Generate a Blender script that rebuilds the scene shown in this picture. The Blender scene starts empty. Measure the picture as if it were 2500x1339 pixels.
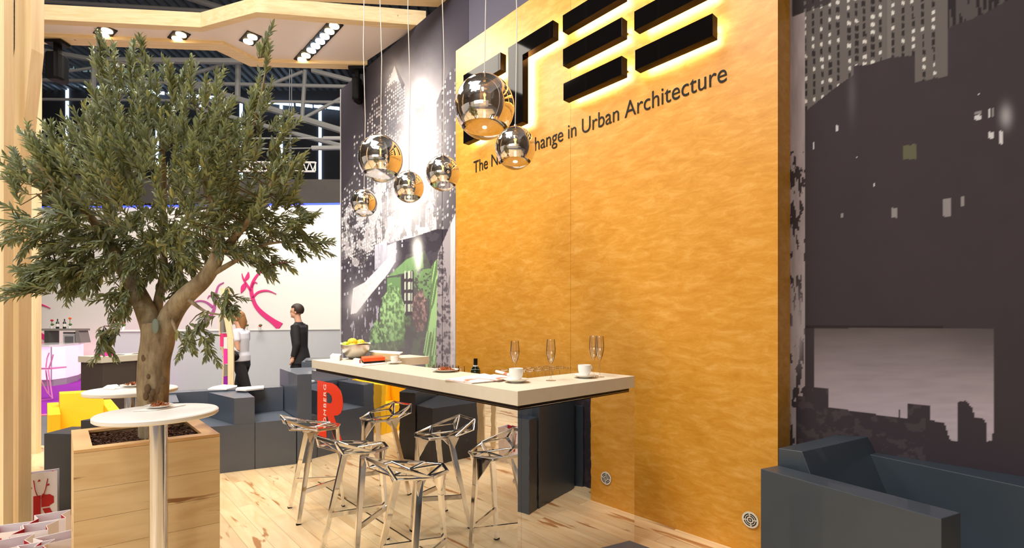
import bpy, math, random
import numpy as np
from mathutils import Vector, Matrix
random.seed(7)
SC = bpy.context.scene
COL = SC.collection
# ------------------------------------------------------------------ camera
F = 1190.0; CX = 1250.0; HY = 787.0; H = 1.5
cam_d = bpy.data.cameras.new('camera'); cam = bpy.data.objects.new('camera', cam_d); COL.objects.link(cam)
cam_d.sensor_width = 36; cam_d.lens = F/2500*36; cam_d.shift_y = (HY-669.5)/2500
cam_d.clip_start = 0.05; cam_d.clip_end = 200
cam.location = (0, 0, H); cam.rotation_euler = (math.pi/2, 0, 0)
SC.camera = cam
# ------------------------------------------------------------------ world, lights, exposure
SC.view_settings.view_transform = 'Standard'; SC.view_settings.look = 'None'
SC.view_settings.gamma = 1; SC.view_settings.use_curve_mapping = False
SC.view_settings.exposure = -0.07
SC.cycles.max_bounces = 7; SC.cycles.transparent_max_bounces = 12; SC.cycles.caustics_reflective = False
SC.cycles.caustics_refractive = False; SC.cycles.sample_clamp_indirect = 4.0
w = bpy.data.worlds.new('hall_air'); SC.world = w; w.use_nodes = True
bg = w.node_tree.nodes['Background']; bg.inputs[0].default_value = (0.95, 0.94, 0.97, 1); bg.inputs[1].default_value = 0.5
def area(name, loc, target, size, power, color=(1, 1, 1), sizey=None):
    l = bpy.data.lights.new(name, 'AREA'); l.energy = power; l.color = color
    l.shape = 'RECTANGLE'; l.size = size; l.size_y = sizey or size
    o = bpy.data.objects.new(name, l); COL.objects.link(o); o.location = loc
    o.rotation_euler = (Vector(target)-Vector(loc)).to_track_quat('-Z', 'Y').to_euler(); return o
for (x, y, tx, ty) in ((-7.0, -5.0, 0, 0), (-1.0, -7.0, 0, 0), (-5.5, 2.0, 0, 0), (-10.5, 9.0, 0, 0), (-3.0, 10.5, 0, 0)):
    area('hall_overhead_fill', (x, y, 11.6), (x, y+.001, 0), 1.2, 430, (1.0, 0.97, 0.93), 5.0)  # unseen overhead area lights added as ambient fill for the enclosed hall
area('overhead_key_fill', (-3.2, 1.2, 8.6), (-1.2, 4.2, 1.0), 3.0, 390, (1.0, 0.97, 0.93))  # unseen key light added above, steep so that the tops come out brighter
area('roof_fill', (-5.0, -9.0, 7.5), (-5.0, -8.99, 12), 6.0, 1500, (1.0, .95, .88))  # added light aimed up, brightens the roof mirrored in the ball lamps
area('roof_fill', (-7.0, 1.0, 8.8), (-7.0, 1.01, 12), 3.0, 500, (1.0, .95, .88))  # second added roof fill, nearer the booth
area('booth_washlight', (-5.0, 8.8, 7.5), (-6.5, 13.8, 2.0), 4.0, 520, (1.0, 0.93, 0.84), 2.0)
area('front_fill', (-3.0, -4.5, 2.9), (-1.5, 4.0, 2.4), 5.0, 110, (1.0, 0.95, 0.92), 1.4)  # low frontal fill added behind the camera, not a fitting of any booth
area('booth_fill', (-2.6, 5.0, 5.35), (-2.4, 4.8, 0.4), 2.2, 190, (1.0, 0.90, 0.76), 1.0)  # area light added over the seats to brighten their tops
area('booth_fill', (-1.6, 1.6, 5.3), (-0.4, 5.6, 3.2), 1.6, 60, (1.0, 0.92, 0.80), 1.0)  # unseen area light added to wash the amber panel
# ------------------------------------------------------------------ pixel helpers (photo 2500x1339)
def P(px, py, z=0.0):
    Y = (H-z)*F/(py-HY) if py != HY else 1e3
    return Vector(((px-CX)/F*Y, Y, z))
def Q(px, py, Y):
    return Vector(((px-CX)/F*Y, Y, H-(py-HY)/F*Y))
D1 = Vector((-0.6747, 0.7381, 0)); D2 = Vector((0.7381, 0.6747, 0))   # along the booth wall / away through it
C0 = P(1264, 956, 1.14); C0.z = 0
def bw(a, b, z=0.0):          # booth frame: a metres along D1 from the bar corner, b metres towards the wall
    v = C0 + D1*a + D2*b; v.z = z; return v
NP, NM = 1.527, 1.747          # face of the orange panel, face of the mural wall
def wl(px, py, n):             # photo point on a wall plane at b = n -> (a, z)
    k = (px-CX)/F
    bx, by = C0.x+D2.x*n, C0.y+D2.y*n
    a = (k*by-bx)/(D1.x-k*D1.y)
    Y = by+D1.y*a
    return a, H-(py-HY)/F*Y
def WP(px, py, n):
    a, z = wl(px, py, n); return bw(a, n, z)
def lin(c):
    return tuple((x/12.92 if x <= .04045 else ((x+.055)/1.055)**2.4) for x in [v/255 for v in c])
# ------------------------------------------------------------------ materials
def newmat(name):
    m = bpy.data.materials.new(name); m.use_nodes = True
    return m, m.node_tree, m.node_tree.nodes['Principled BSDF']
def mat(name, c, rough=.6, metal=0, noise=.06, scale=6, spec=.5, coat=0, emit=None, es=0, bump=0, bscale=60, trans=0, ior=1.45, alpha=1):
    m, nt, b = newmat(name); c = lin(c) if max(c) > 1.01 else c
    b.inputs['Roughness'].default_value = rough; b.inputs['Metallic'].default_value = metal
    b.inputs['Specular IOR Level'].default_value = spec; b.inputs['Coat Weight'].default_value = coat
    b.inputs['Transmission Weight'].default_value = trans; b.inputs['IOR'].default_value = ior
    b.inputs['Alpha'].default_value = alpha
    tc = nt.nodes.new('ShaderNodeTexCoord'); n = nt.nodes.new('ShaderNodeTexNoise'); n.inputs['Scale'].default_value = scale
    n.inputs['Detail'].default_value = 4
    nt.links.new(tc.outputs['Object'], n.inputs['Vector'])
    mx = nt.nodes.new('ShaderNodeMix'); mx.data_type = 'RGBA'
    mx.inputs[6].default_value = tuple(x*(1-noise) for x in c)+(1,); mx.inputs[7].default_value = tuple(min(1, x*(1+noise)) for x in c)+(1,)
    nt.links.new(n.outputs['Fac'], mx.inputs[0]); nt.links.new(mx.outputs[2], b.inputs['Base Color'])
    if bump:
        n2 = nt.nodes.new('ShaderNodeTexNoise'); n2.inputs['Scale'].default_value = bscale; n2.inputs['Detail'].default_value = 3
        nt.links.new(tc.outputs['Object'], n2.inputs['Vector'])
        bp = nt.nodes.new('ShaderNodeBump'); bp.inputs['Strength'].default_value = bump; bp.inputs['Distance'].default_value = .01
        nt.links.new(n2.outputs['Fac'], bp.inputs['Height']); nt.links.new(bp.outputs['Normal'], b.inputs['Normal'])
    if emit is not None:
        b.inputs['Emission Color'].default_value = (lin(emit) if max(emit) > 1.01 else emit)+(1,); b.inputs['Emission Strength'].default_value = es
    return m
def ramp(nt, stops):
    r = nt.nodes.new('ShaderNodeValToRGB'); e = r.color_ramp.elements
    e[0].position, e[0].color = stops[0][0], lin(stops[0][1])+(1,)
    e[1].position, e[1].color = stops[-1][0], lin(stops[-1][1])+(1,)
    for p, c in stops[1:-1]:
        x = e.new(p); x.color = lin(c)+(1,)
    return r
def woodmat(name, light, dark, streak, grain=(1.2, 14, 14), rough=.5, knots=True, rot=0, planks=None, tone=.12, coords='Object', streaks=(.64, .72)):
    m, nt, b = newmat(name); L = nt.links.new
    b.inputs['Roughness'].default_value = rough
    tc = nt.nodes.new('ShaderNodeTexCoord'); mp = nt.nodes.new('ShaderNodeMapping'); mp.inputs['Rotation'].default_value = (0, 0, rot)
    L(tc.outputs[coords], mp.inputs[0])
    mp2 = nt.nodes.new('ShaderNodeMapping'); mp2.inputs['Scale'].default_value = grain; L(mp.outputs[0], mp2.inputs[0])
    vec = mp2.outputs[0]
    n = nt.nodes.new('ShaderNodeTexNoise'); n.inputs['Scale'].default_value = 1.0; n.inputs['Detail'].default_value = 6; n.inputs['Distortion'].default_value = .7
    r = ramp(nt, [(.30, dark), (.62, light)])
    fac = n.outputs['Fac']
    if planks:
        br = nt.nodes.new('ShaderNodeTexBrick'); br.inputs['Scale'].default_value = 1
        br.inputs['Brick Width'].default_value = planks[0]; br.inputs['Row Height'].default_value = planks[1]
        br.inputs['Mortar Size'].default_value = planks[2]; br.offset = .37
        br.inputs['Color1'].default_value = (0, 0, 0, 1); br.inputs['Color2'].default_value = (1, 1, 1, 1); br.inputs['Mortar'].default_value = (.5, .5, .5, 1)
        L(mp.outputs[0], br.inputs['Vector'])
        # shift the grain per plank
        ad = nt.nodes.new('ShaderNodeVectorMath'); ad.operation = 'MULTIPLY_ADD'
        L(br.outputs['Color'], ad.inputs[0]); ad.inputs[1].default_value = (9, 5, 3); L(vec, ad.inputs[2]); vec = ad.outputs[0]
    L(vec, n.inputs['Vector']); L(fac, r.inputs[0])
    out = r.outputs[0]
    n3 = nt.nodes.new('ShaderNodeTexNoise'); n3.inputs['Scale'].default_value = .55; n3.inputs['Detail'].default_value = 3; n3.inputs['Distortion'].default_value = 1.2
    L(vec, n3.inputs['Vector'])
    rr = nt.nodes.new('ShaderNodeMapRange'); rr.inputs[1].default_value = streaks[0]; rr.inputs[2].default_value = streaks[1]; L(n3.outputs['Fac'], rr.inputs[0])
    mx = nt.nodes.new('ShaderNodeMix'); mx.data_type = 'RGBA'; L(rr.outputs[0], mx.inputs[0]); L(out, mx.inputs[6]); mx.inputs[7].default_value = lin(streak)+(1,)
    out = mx.outputs[2]
    if knots:
        v = nt.nodes.new('ShaderNodeTexVoronoi'); v.inputs['Scale'].default_value = 3.2; L(mp.outputs[0], v.inputs['Vector'])
        kr = nt.nodes.new('ShaderNodeMapRange'); kr.inputs[1].default_value = .03; kr.inputs[2].default_value = .06; kr.inputs[3].default_value = .8; kr.inputs[4].default_value = 0
        L(v.outputs['Distance'], kr.inputs[0])
        mx2 = nt.nodes.new('ShaderNodeMix'); mx2.data_type = 'RGBA'; L(kr.outputs[0], mx2.inputs[0]); L(out, mx2.inputs[6]); mx2.inputs[7].default_value = lin((150, 100, 50))+(1,)
        out = mx2.outputs[2]
    if planks:
        mul = nt.nodes.new('ShaderNodeMix'); mul.data_type = 'RGBA'; mul.blend_type = 'MULTIPLY'; mul.inputs[0].default_value = 1
        tr = nt.nodes.new('ShaderNodeMapRange'); tr.inputs[3].default_value = 1-tone; tr.inputs[4].default_value = 1.0
        L(br.outputs['Color'], tr.inputs[0]); L(out, mul.inputs[6])
        cmb = nt.nodes.new('ShaderNodeCombineColor'); L(tr.outputs[0], cmb.inputs[0]); L(tr.outputs[0], cmb.inputs[1]); L(tr.outputs[0], cmb.inputs[2])
        L(cmb.outputs[0], mul.inputs[7]); out = mul.outputs[2]
        mj = nt.nodes.new('ShaderNodeMix'); mj.data_type = 'RGBA'; L(br.outputs['Fac'], mj.inputs[0]); L(out, mj.inputs[6]); mj.inputs[7].default_value = lin(tuple(int(x*.72) for x in dark))+(1,)
        out = mj.outputs[2]
    L(out, b.inputs['Base Color'])
    return m
M = {}
AZ = math.atan2(D1.y, D1.x)
M['floor'] = woodmat('maple_floor', (242, 214, 168), (228, 190, 138), (182, 128, 74), grain=(2.2, 13, 5), rough=.32, knots=False, rot=-AZ, planks=(1.1, .13, .0012), tone=.17, streaks=(.615, .665))
M['maple_v'] = woodmat('maple_planter', (226, 184, 128), (208, 160, 98), (160, 108, 58), grain=(2.2, 2.2, 16), rough=.45, knots=False, planks=None, streaks=(.66, .72))
M['pine'] = woodmat('pine_post', (242, 222, 182), (230, 202, 154), (202, 160, 106), grain=(34, 34, 1.3), rough=.6, streaks=(.72, .8))
M['pine_h'] = woodmat('pine_beam', (236, 212, 166), (224, 194, 140), (200, 156, 100), grain=(1.3, 34, 34), rough=.6, streaks=(.72, .8))
M['white_wall'] = mat('white_wall', (246, 240, 228), .8, noise=.02)
M['grey_wall'] = mat('grey_counter', (205, 205, 206), .7, noise=.02)
M['ceil'] = mat('canopy_board', (240, 230, 224), .8, noise=.02)
M['hall_dark'] = mat('hall_cladding', (62, 62, 66), .8, noise=.08, scale=.4)
M['hall_band'] = mat('hall_band', (136, 128, 118), .8)
M['hall_floor'] = mat('hall_carpet', (112, 108, 110), .95, noise=.12, scale=20)
M['purple'] = mat('purple_carpet', (150, 34, 168), .95, noise=.12, scale=9)
M['daylight'] = mat('daylight_pane', (200, 225, 255), emit=(196, 226, 255), es=4.0)
M['steel_tube'] = mat('painted_steel', (150, 148, 142), .55)
M['foam'] = mat('slate_foam', (82, 89, 101), .40, noise=.06, scale=9, spec=.75, coat=.25)
M['foam_black'] = mat('charcoal_foam', (50, 51, 56), .45, noise=.06, scale=9, spec=.5)
M['foam_blue'] = mat('blue_slate_foam', (50, 59, 68), .42, noise=.08, scale=9, spec=.7, coat=.2)
M['yellow'] = mat('yellow_foam', (250, 196, 20), .6, noise=.02)
M['slab'] = mat('stone_slab', (212, 202, 182), .55, noise=.07, scale=14)
M['mirror'] = mat('smoked_mirror', (.70, .69, .70), .012, 1.0, noise=.0, bump=.035, bscale=5)
M['blackgloss'] = mat('black_gloss', (12, 10, 10), .05, spec=.09, noise=0)
M['black'] = mat('matt_black', (15, 14, 15), .5, spec=.2)
M['brown_gap'] = mat('dark_brown_strip', (52, 38, 32), .5)
M['alu'] = mat('polished_aluminium', (.90, .89, .88), .10, 1.0, noise=.02)
M['chrome'] = mat('chrome_pole', (.74, .74, .77), .12, 1.0, noise=.0)
M['chromeball'] = mat('mirrored_glass', (.93, .90, .86), .015, 1.0, noise=0)
M['white'] = mat('white_laminate', (244, 240, 232), .35, noise=.01)
M['china'] = mat('white_china', (240, 238, 232), .18, noise=.01, coat=.4)
M['paper'] = mat('white_paper', (246, 240, 234), .8, noise=.02)
M['glass'] = mat('clear_glass', (.98, .98, .98), .0, trans=1, ior=1.35, noise=0)
M['red'] = mat('orange_red_print', (236, 62, 28), .3, noise=.02)
M['bagred'] = mat('red_print', (188, 30, 34), .6, noise=.05)
M['bagwhite'] = mat('white_paper_bag', (238, 232, 234), .6, noise=.03)
M['cord'] = mat('cable_sheath', (210, 205, 198), .5)
M['soil'] = mat('bark_mulch', (58, 36, 26), .95, noise=.6, scale=60, bump=1, bscale=90)
M['led'] = mat('led_strip', (255, 250, 240), emit=(255, 246, 232), es=26)
M['ledblue'] = mat('blue_led', (40, 60, 255), emit=(40, 60, 255), es=5)
M['lamp'] = mat('lamp_glow', (255, 240, 210), emit=(255, 222, 168), es=9)
M['pinkglow'] = mat('backlit_acrylic', (255, 214, 232), .3, emit=(255, 190, 218), es=.95)
M['pink'] = mat('pink_vinyl', (232, 60, 128), .6, noise=.02)
M['magenta'] = mat('magenta_leaflet', (236, 60, 170), .6)
M['kiosk'] = mat('brown_panel', (76, 64, 56), .6)
M['skin'] = mat('skin', (214, 164, 136), .55)
M['hair'] = mat('dark_hair', (52, 38, 30), .6)
M['hairb'] = mat('light_brown_hair', (150, 106, 66), .6)
M['suit'] = mat('dark_suit', (34, 33, 36), .8)
M['shirt'] = mat('white_shirt', (226, 226, 236), .8)
M['orange'] = mat('orange_box', (240, 96, 36), .5)
M['steelbowl'] = mat('brushed_steel', (.62, .58, .52), .34, 1.0, noise=.06)
M['lemon'] = mat('yellow_fruit', (232, 205, 60), .45, noise=.1, scale=20)
M['apple'] = mat('green_apple', (176, 192, 50), .35, noise=.15, scale=20)
M['snack'] = mat('brown_crisps', (158, 92, 48), .7, noise=.4, scale=60)
M['bottle'] = mat('dark_green_bottle', (18, 30, 16), .08, noise=0, coat=.5)
M['label'] = mat('bottle_label', (230, 226, 216), .6)
M['wine'] = mat('sparkling_wine', (246, 232, 170), .02, trans=.9, ior=1.33, noise=0)
M['clip'] = mat('grille_white', (214, 206, 190), .4)
M['foliage_g'] = mat('flower_leaf', (70, 110, 50), .6)
# ------------------------------------------------------------------ mesh builder
class MB:
    def __init__(s): s.v = []; s.f = []; s.m = []; s.cur = 0
    def poly(s, pts, mi=None):
        i = len(s.v); s.v += [tuple(p) for p in pts]; s.f.append(tuple(range(i, i+len(pts)))); s.m.append(s.cur if mi is None else mi)
    def prism(s, foot, z0, z1):
        """foot: list of points (x, y[, z]); z0 / z1 numbers or lists"""
        n = len(foot); i = len(s.v)
        a = sum(foot[k][0]*foot[(k+1) % n][1]-foot[(k+1) % n][0]*foot[k][1] for k in range(n))
        Z0 = list(z0) if hasattr(z0, '__len__') else [z0]*n; Z1 = list(z1) if hasattr(z1, '__len__') else [z1]*n
        foot = list(foot)
        if a < 0: foot = foot[::-1]; Z0 = Z0[::-1]; Z1 = Z1[::-1]
        s.v += [(p[0], p[1], z) for p, z in zip(foot, Z0)]+[(p[0], p[1], z) for p, z in zip(foot, Z1)]
        s.f.append(tuple(range(i+n-1, i-1, -1))); s.f.append(tuple(range(i+n, i+2*n)))
        for k in range(n): s.f.append((i+k, i+(k+1) % n, i+n+(k+1) % n, i+n+k))
        s.m += [s.cur]*(n+2); return s
    def box(s, x0, x1, y0, y1, z0, z1):
        return s.prism([(x0, y0), (x1, y0), (x1, y1), (x0, y1)], z0, z1)
    def extr(s, pts, vec):
        """planar polygon pts extruded by vec"""
        n = len(pts); i = len(s.v); v = Vector(vec); p = [Vector(q) for q in pts]
        nn = Vector((0, 0, 0))
        for k in range(n): nn += p[k].cross(p[(k+1) % n])
        if nn.dot(v) > 0: p = p[::-1]
        s.v += [tuple(q) for q in p]+[tuple(q+v) for q in p]
        s.f.append(tuple(range(i, i+n))); s.f.append(tuple(range(i+2*n-1, i+n-1, -1)))
        for k in range(n): s.f.append((i+(k+1) % n, i+k, i+n+k, i+n+(k+1) % n))
        s.m += [s.cur]*(n+2); return s
    def ring(s, c, ax, r, n, ref=None, ry=None):
        ax = Vector(ax).normalized(); ref = Vector(ref) if ref is not None else (Vector((0, 0, 1)) if abs(ax.z) < .9 else Vector((1, 0, 0)))
        u = ax.cross(ref).normalized(); v = ax.cross(u).normalized(); ry = ry or r
        i = len(s.v)
        for k in range(n):
            t = 2*math.pi*k/n; q = Vector(c)+u*(r*math.cos(t))+v*(ry*math.sin(t)); s.v.append(tuple(q))
        return i
    def tube(s, pts, rs, n=8, cap=True, ref=None):
        pts = [Vector(p) for p in pts]
        if not hasattr(rs, '__len__'): rs = [rs]*len(pts)
        idx = []
        for k, p in enumerate(pts):
            a = pts[min(k+1, len(pts)-1)]-pts[max(k-1, 0)]
            if a.length < 1e-9: a = Vector((0, 0, 1))
            idx.append(s.ring(p, a, rs[k], n, ref))
        for a, b in zip(idx, idx[1:]):
            for k in range(n): s.f.append((a+k, b+k, b+(k+1) % n, a+(k+1) % n)); s.m.append(s.cur)
        if cap:
            s.f.append(tuple(idx[0]+k for k in range(n))); s.m.append(s.cur)
            s.f.append(tuple(idx[-1]+k for k in range(n-1, -1, -1))); s.m.append(s.cur)
        return s
    def bar(s, p0, p1, w0, t0, w1=None, t1=None, side=(0, 1, 0)):
        """rectangular bar, w along `side` made perpendicular, t across"""
        p0, p1 = Vector(p0), Vector(p1); w1 = w1 or w0; t1 = t1 or t0
        ax = (p1-p0).normalized(); sd = Vector(side); sd = (sd-ax*sd.dot(ax))
        if sd.length < 1e-4: sd = Vector((1, 0, 0))-ax*ax.x
        sd.normalize(); o = ax.cross(sd); i = len(s.v)
        for p, w_, t_ in ((p0, w0, t0), (p1, w1, t1)):
            for a, b in ((-1, -1), (1, -1), (1, 1), (-1, 1)): s.v.append(tuple(p+sd*(a*w_/2)+o*(b*t_/2)))
        s.f += [(i+3, i+2, i+1, i), (i+4, i+5, i+6, i+7)]+[(i+k, i+(k+1) % 4, i+4+(k+1) % 4, i+4+k) for k in range(4)]; s.m += [s.cur]*6
        return s
    def lathe(s, prof, c=(0, 0, 0), n=28, cap0=True, cap1=True):
        c = Vector(c); i = len(s.v)
        for r, z in prof:
            for k in range(n):
                t = 2*math.pi*k/n; s.v.append((c.x+r*math.cos(t), c.y+r*math.sin(t), c.z+z))
        for j in range(len(prof)-1):
            for k in range(n):
                s.f.append((i+j*n+k, i+j*n+(k+1) % n, i+(j+1)*n+(k+1) % n, i+(j+1)*n+k)); s.m.append(s.cur)
        if cap0: s.f.append(tuple(i+k for k in range(n-1, -1, -1))); s.m.append(s.cur)
        if cap1: s.f.append(tuple(i+(len(prof)-1)*n+k for k in range(n))); s.m.append(s.cur)
        return s
    def ball(s, c, r, sz=1.0, n=20, m=12, z0=-1, z1=1):
        pr = []
        for j in range(m+1):
            t = math.asin(z0)+(math.asin(z1)-math.asin(z0))*j/m
            pr.append((max(1e-4, r*math.cos(t)), r*sz*math.sin(t)))
        return s.lathe(pr, c, n, z0 > -1, z1 < 1)
    def blob(s, c, ax, n=10, m=7):
        i0 = len(s.v); s.ball((0, 0, 0), 1, 1, n, m)
        for k in range(i0, len(s.v)):
            v = s.v[k]; s.v[k] = (c[0]+v[0]*ax[0], c[1]+v[1]*ax[1], c[2]+v[2]*ax[2])
        return s
    def build(s, name, m, parent=None, smooth=False, bevel=0, solid=0, origin=None):
        me = bpy.data.meshes.new(name)
        v = np.array(s.v, dtype=float)
        if parent is not None: o0 = np.array(parent.get('_o', (0, 0, 0)), dtype=float)
        elif origin is not None: o0 = np.array(origin, dtype=float)
        else: o0 = np.array([(v[:, 0].min()+v[:, 0].max())/2, (v[:, 1].min()+v[:, 1].max())/2, v[:, 2].min()])
        me.from_pydata([tuple(x) for x in (v-o0)], [], s.f)
        ms = m if isinstance(m, (list, tuple)) else [m]
        for x in ms: me.materials.append(M[x] if isinstance(x, str) else x)
        if len(ms) > 1: me.polygons.foreach_set('material_index', s.m)
        if smooth: me.polygons.foreach_set('use_smooth', [True]*len(me.polygons))
        me.update()
        o = bpy.data.objects.new(name, me); COL.objects.link(o)
        if parent is not None:
            o.parent = parent; loc = Vector(o0)-Vector(parent.get('_o', (0, 0, 0))); o['_o'] = tuple(o0)
        else:
            o.location = tuple(o0); o['_o'] = tuple(o0)
        if bevel:
            b = o.modifiers.new('bevel', 'BEVEL'); b.width = bevel; b.segments = 2; b.limit_method = 'ANGLE'
        if solid:
            b = o.modifiers.new('thick', 'SOLIDIFY'); b.thickness = solid; b.offset = 0
        if smooth:
            try: me.set_sharp_from_angle(angle=math.radians(40))
            except Exception: pass
        return o
def tag(o, label=None, cat=None, group=None, kind=None):
    if label: o['label'] = label
    if cat: o['category'] = cat
    if group: o['group'] = group
    if kind: o['kind'] = kind
    return o
def thing(name, loc, label, cat, group=None):
    o = bpy.data.objects.new(name, None); COL.objects.link(o); o.location = tuple(loc); o['_o'] = tuple(loc)
    o.empty_display_size = .1
    return tag(o, label, cat, group)
def struct(o): o['kind'] = 'structure'; return o
def copy_tree(o, parent=None):
    c = o.copy(); COL.objects.link(c)
    if parent is not None: c.parent = parent
    for ch in list(o.children): copy_tree(ch, c)
    return c
def place(proto, used, loc, rz=0, label=None, group=None, scale=None):
    o = proto if not used else copy_tree(proto)
    o.location = tuple(loc); o.rotation_euler = (0, 0, rz)
    if scale: o.scale = scale
    if label: o['label'] = label
    if group: o['group'] = group
    return o
# ================================================================== SETTING
def slab(name, pts, z0, z1, m):
    return struct(MB().prism(pts, z0, z1).build(name, m))
WEND = -2.9                                # wall runs past the camera's right edge
# wood floor
a_, b_ = bw(5.6, NM+.02), bw(WEND, NM+.02)
fo = slab('floor', [(-9, 5.85), (-4.2, 5.95), (-3.0, 7.6), (a_.x, a_.y), (b_.x, b_.y), (4.5, -3), (-9, -3)], -.06, 0, 'floor')
slab('floor_hall', [(-40, -12), (14, -12), (14, 30), (-40, 30)], -.12, -.075, 'hall_floor')
pc = MB().prism([P(30, 1007), P(420, 985), P(420, 906), P(30, 918)], -.074, -.06)
struct(pc.build('floor_purple_carpet', 'purple'))
pe = MB().prism([P(-250, 1020), P(330, 996), P(330, 990), P(-250, 1009)], -.074, -.062); struct(pe.build('trim_1', mat('pink_carpet_edge', (236, 120, 150), .9)))
# far booth wall
w1, w2 = Vector((-17.5, 14.9, 0)), Vector((-1.5, 14.1, 0))
struct(MB().prism([w1, w2, w2+Vector((0, .2, 0)), w1+Vector((0, .2, 0))], -.08, 4.95).build('wall_far', 'white_wall'))
tag(MB().prism([w1+Vector((0, -.03, 0)), w2+Vector((0, -.03, 0)), w2+Vector((0, .03, 0)), w1+Vector((0, .03, 0))], 4.95, 4.985).build('light_strip', 'ledblue'),
    'thin blue light strip along the top of the far white wall', 'light strip')
# low grey reception counter in front of it
gc = [P(240, 976, -.075), P(452, 962, -.075), P(720, 940, -.075), P(880, 929, -.075)]
gb = [p+Vector((.1, .5, 0)) for p in gc]
t = thing('reception_counter', gc[1], 'long low pale grey counter wall behind the two walking people', 'counter')
MB().prism(gc+gb[::-1], -.075, 1.30).build('counter_front', 'grey_wall', t)
MB().prism([p+Vector((-.01, -.03, 0)) for p in gc]+gb[::-1], 1.30, 1.33).build('counter_top', 'white', t)
# hall shell
HB = 24.0
struct(MB().box(-40, 12, HB, HB+.3, -.1, 16).build('wall_back', 'hall_dark'))
struct(MB().prism([(-16, 20.5), (4, 20.5), (4, 21), (-16, 21)], H+(HY-497)/F*20.5, H+(HY-438)/F*20.5).build('trim_2', 'hall_band'))
struct(MB().prism([(-34, 20.5), (-16, 20.5), (-16, 21), (-34, 21)], H+(HY-497)/F*20.5, H+(HY-428)/F*20.5).build('trim_3', 'hall_band'))
struct(MB().box(-40, -38, -18, HB, -.1, 15).build('wall_hall_left', 'hall_band')); struct(MB().box(10, 12, -18, HB, -.1, 15).build('wall_hall_right', 'hall_dark')); struct(MB().box(-40, 12, -18.3, -18, -.1, 15).build('wall_hall_rear', 'hall_band'))
struct(MB().box(-12, 3, -6.6, -6.4, -.07, 3.6).build('wall_opposite_booth', 'white_wall')); struct(MB().box(-13, -12.8, -5, 4.5, -.07, 4.2).build('wall_side_booth', 'grey_wall'))
# ribbed roof: corrugated sheet sloping up towards the back
rf = MB(); nx = 150
for k in range(nx):
    x0 = -38+k*.34
    def zz(y): return 12.9+(HB-y)*.03
    for (xa, xb, dz) in ((x0, x0+.17, 0), (x0+.17, x0+.34, .16)):
        rf.poly([(xa, HB, zz(HB)+dz), (xb, HB, zz(HB)+dz), (xb, -18, zz(-18)+dz), (xa, -18, zz(-18)+dz)])
    rf.poly([(x0+.17, HB, zz(HB)), (x0+.17, HB, zz(HB)+.16), (x0+.17, -18, zz(-18)+.16), (x0+.17, -18, zz(-18))])
struct(rf.build('ceiling', mat('corrugated_roof', (98, 100, 102), .5, noise=.3, scale=.8)))
for k, x in enumerate([163, 281, 383, 489, 588, 686, 781]):
    y0 = 205+(x-163)*.083; nbot = 440
    a, b = Q(x-3.2, y0, HB-.05), Q(x+3.2, nbot, HB-.05)
    t = struct(MB().box(a.x, a.x+(b.x-a.x)*.42, HB-.05, HB-.01, b.z, a.z).build('window_%d' % (k+1), 'daylight'))
    MB().box(a.x+(b.x-a.x)*.58, b.x, HB-.05, HB-.01, b.z, a.z).build('pane', 'daylight', t)
# bright roof-edge glazing strip, in panes
k = 8
for (xa, xb) in ((8, 48), (92, 142), (190, 262), (268, 330), (336, 400), (410, 470), (478, 545), (596, 660), (664, 716), (722, 762), (766, 794), (798, 828)):
    ya = 199+max(0, xa-120)*.088; yb = 199+max(0, xb-120)*.088
    pts = [Q(xa, ya, HB-.3), Q(xb, yb, HB-.3), Q(xb, yb+7, HB-.3), Q(xa, ya+6, HB-.3)]
    struct(MB().extr(pts, (0, .05, 0)).build('window_%d' % k, 'daylight')); k += 1
# mint skylight cells under the roof
sk = MB()
for i in range(13):
    x = 138+i*16
    sk.extr([Q(x, 150+i*1.1, 22), Q(x+9, 150+i*1.1, 22), Q(x+9, 170+i*1.1, 22), Q(x, 170+i*1.1, 22)], (0, .05, 0))
struct(sk.build('window_%d' % k, mat('skylight', (150, 175, 170), emit=(140, 170, 168), es=.45)))
# trusses
TY = 17.0
def tubes(name, label, cat, segs, rpx, m='steel_tube', Y=TY, group=None):
    o = MB()
    for (x0, y0, x1, y1, r) in segs:
        o.tube([Q(x0, y0, Y), Q(x1, y1, Y)], r*Y/F/2, 8)
    return tag(o.build(name, m, smooth=True), label, cat, group)
tubes('roof_truss', 'lower grey tubular roof truss with diagonal struts behind the olive tree', 'roof truss',
      [(-60, 192, 870, 212, 9), (-60, 241, 870, 250, 7), (422, 194, 870, 330, 16), (440, 254, 870, 366, 12),
       (430, 192, 575, 150, 9), (605, 228, 740, 175, 8), (745, 172, 738, 286, 10), (582, 150, 580, 250, 13), (743, 288, 870, 220, 8), (762, 172, 870, 200, 12)], 1)
tubes('roof_truss', 'upper grey tubular roof truss above the timber canopy', 'roof truss',
      [(-40, -6, 560, 30, 9), (440, -12, 560, 26, 15), (95, 122, 235, 147, 13), (230, 120, 228, 260, 11), (235, 147, 590, 150, 15), (10, 60, 25, 260, 12), (340, 150, 140, 178, 7)], 1, Y=16.2)
tubes('cable_pipe', 'thin grey horizontal pipe crossing in front of the window slits', 'pipe', [(85, 338, 870, 338, 4), (790, 338, 870, 338, 10)], 1, Y=15)
tubes('cable_pipe', 'short grey pipe with a thick sleeve beside the mural edge', 'pipe', [(640, 364, 870, 360, 3), (762, 362, 870, 360, 12)], 1, Y=15.2)
t = MB(); ya, yb = 396, 418
Yt = 14.0
for y in (ya, yb): t.tube([Q(545, y, Yt), Q(770, y+1, Yt)], .028, 6)
for i in range(14):
    x = 548+i*16; t.tube([Q(x, ya, Yt), Q(x+8, yb, Yt)], .016, 5); t.tube([Q(x+8, yb, Yt), Q(x+16, ya, Yt)], .016, 5)
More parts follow.
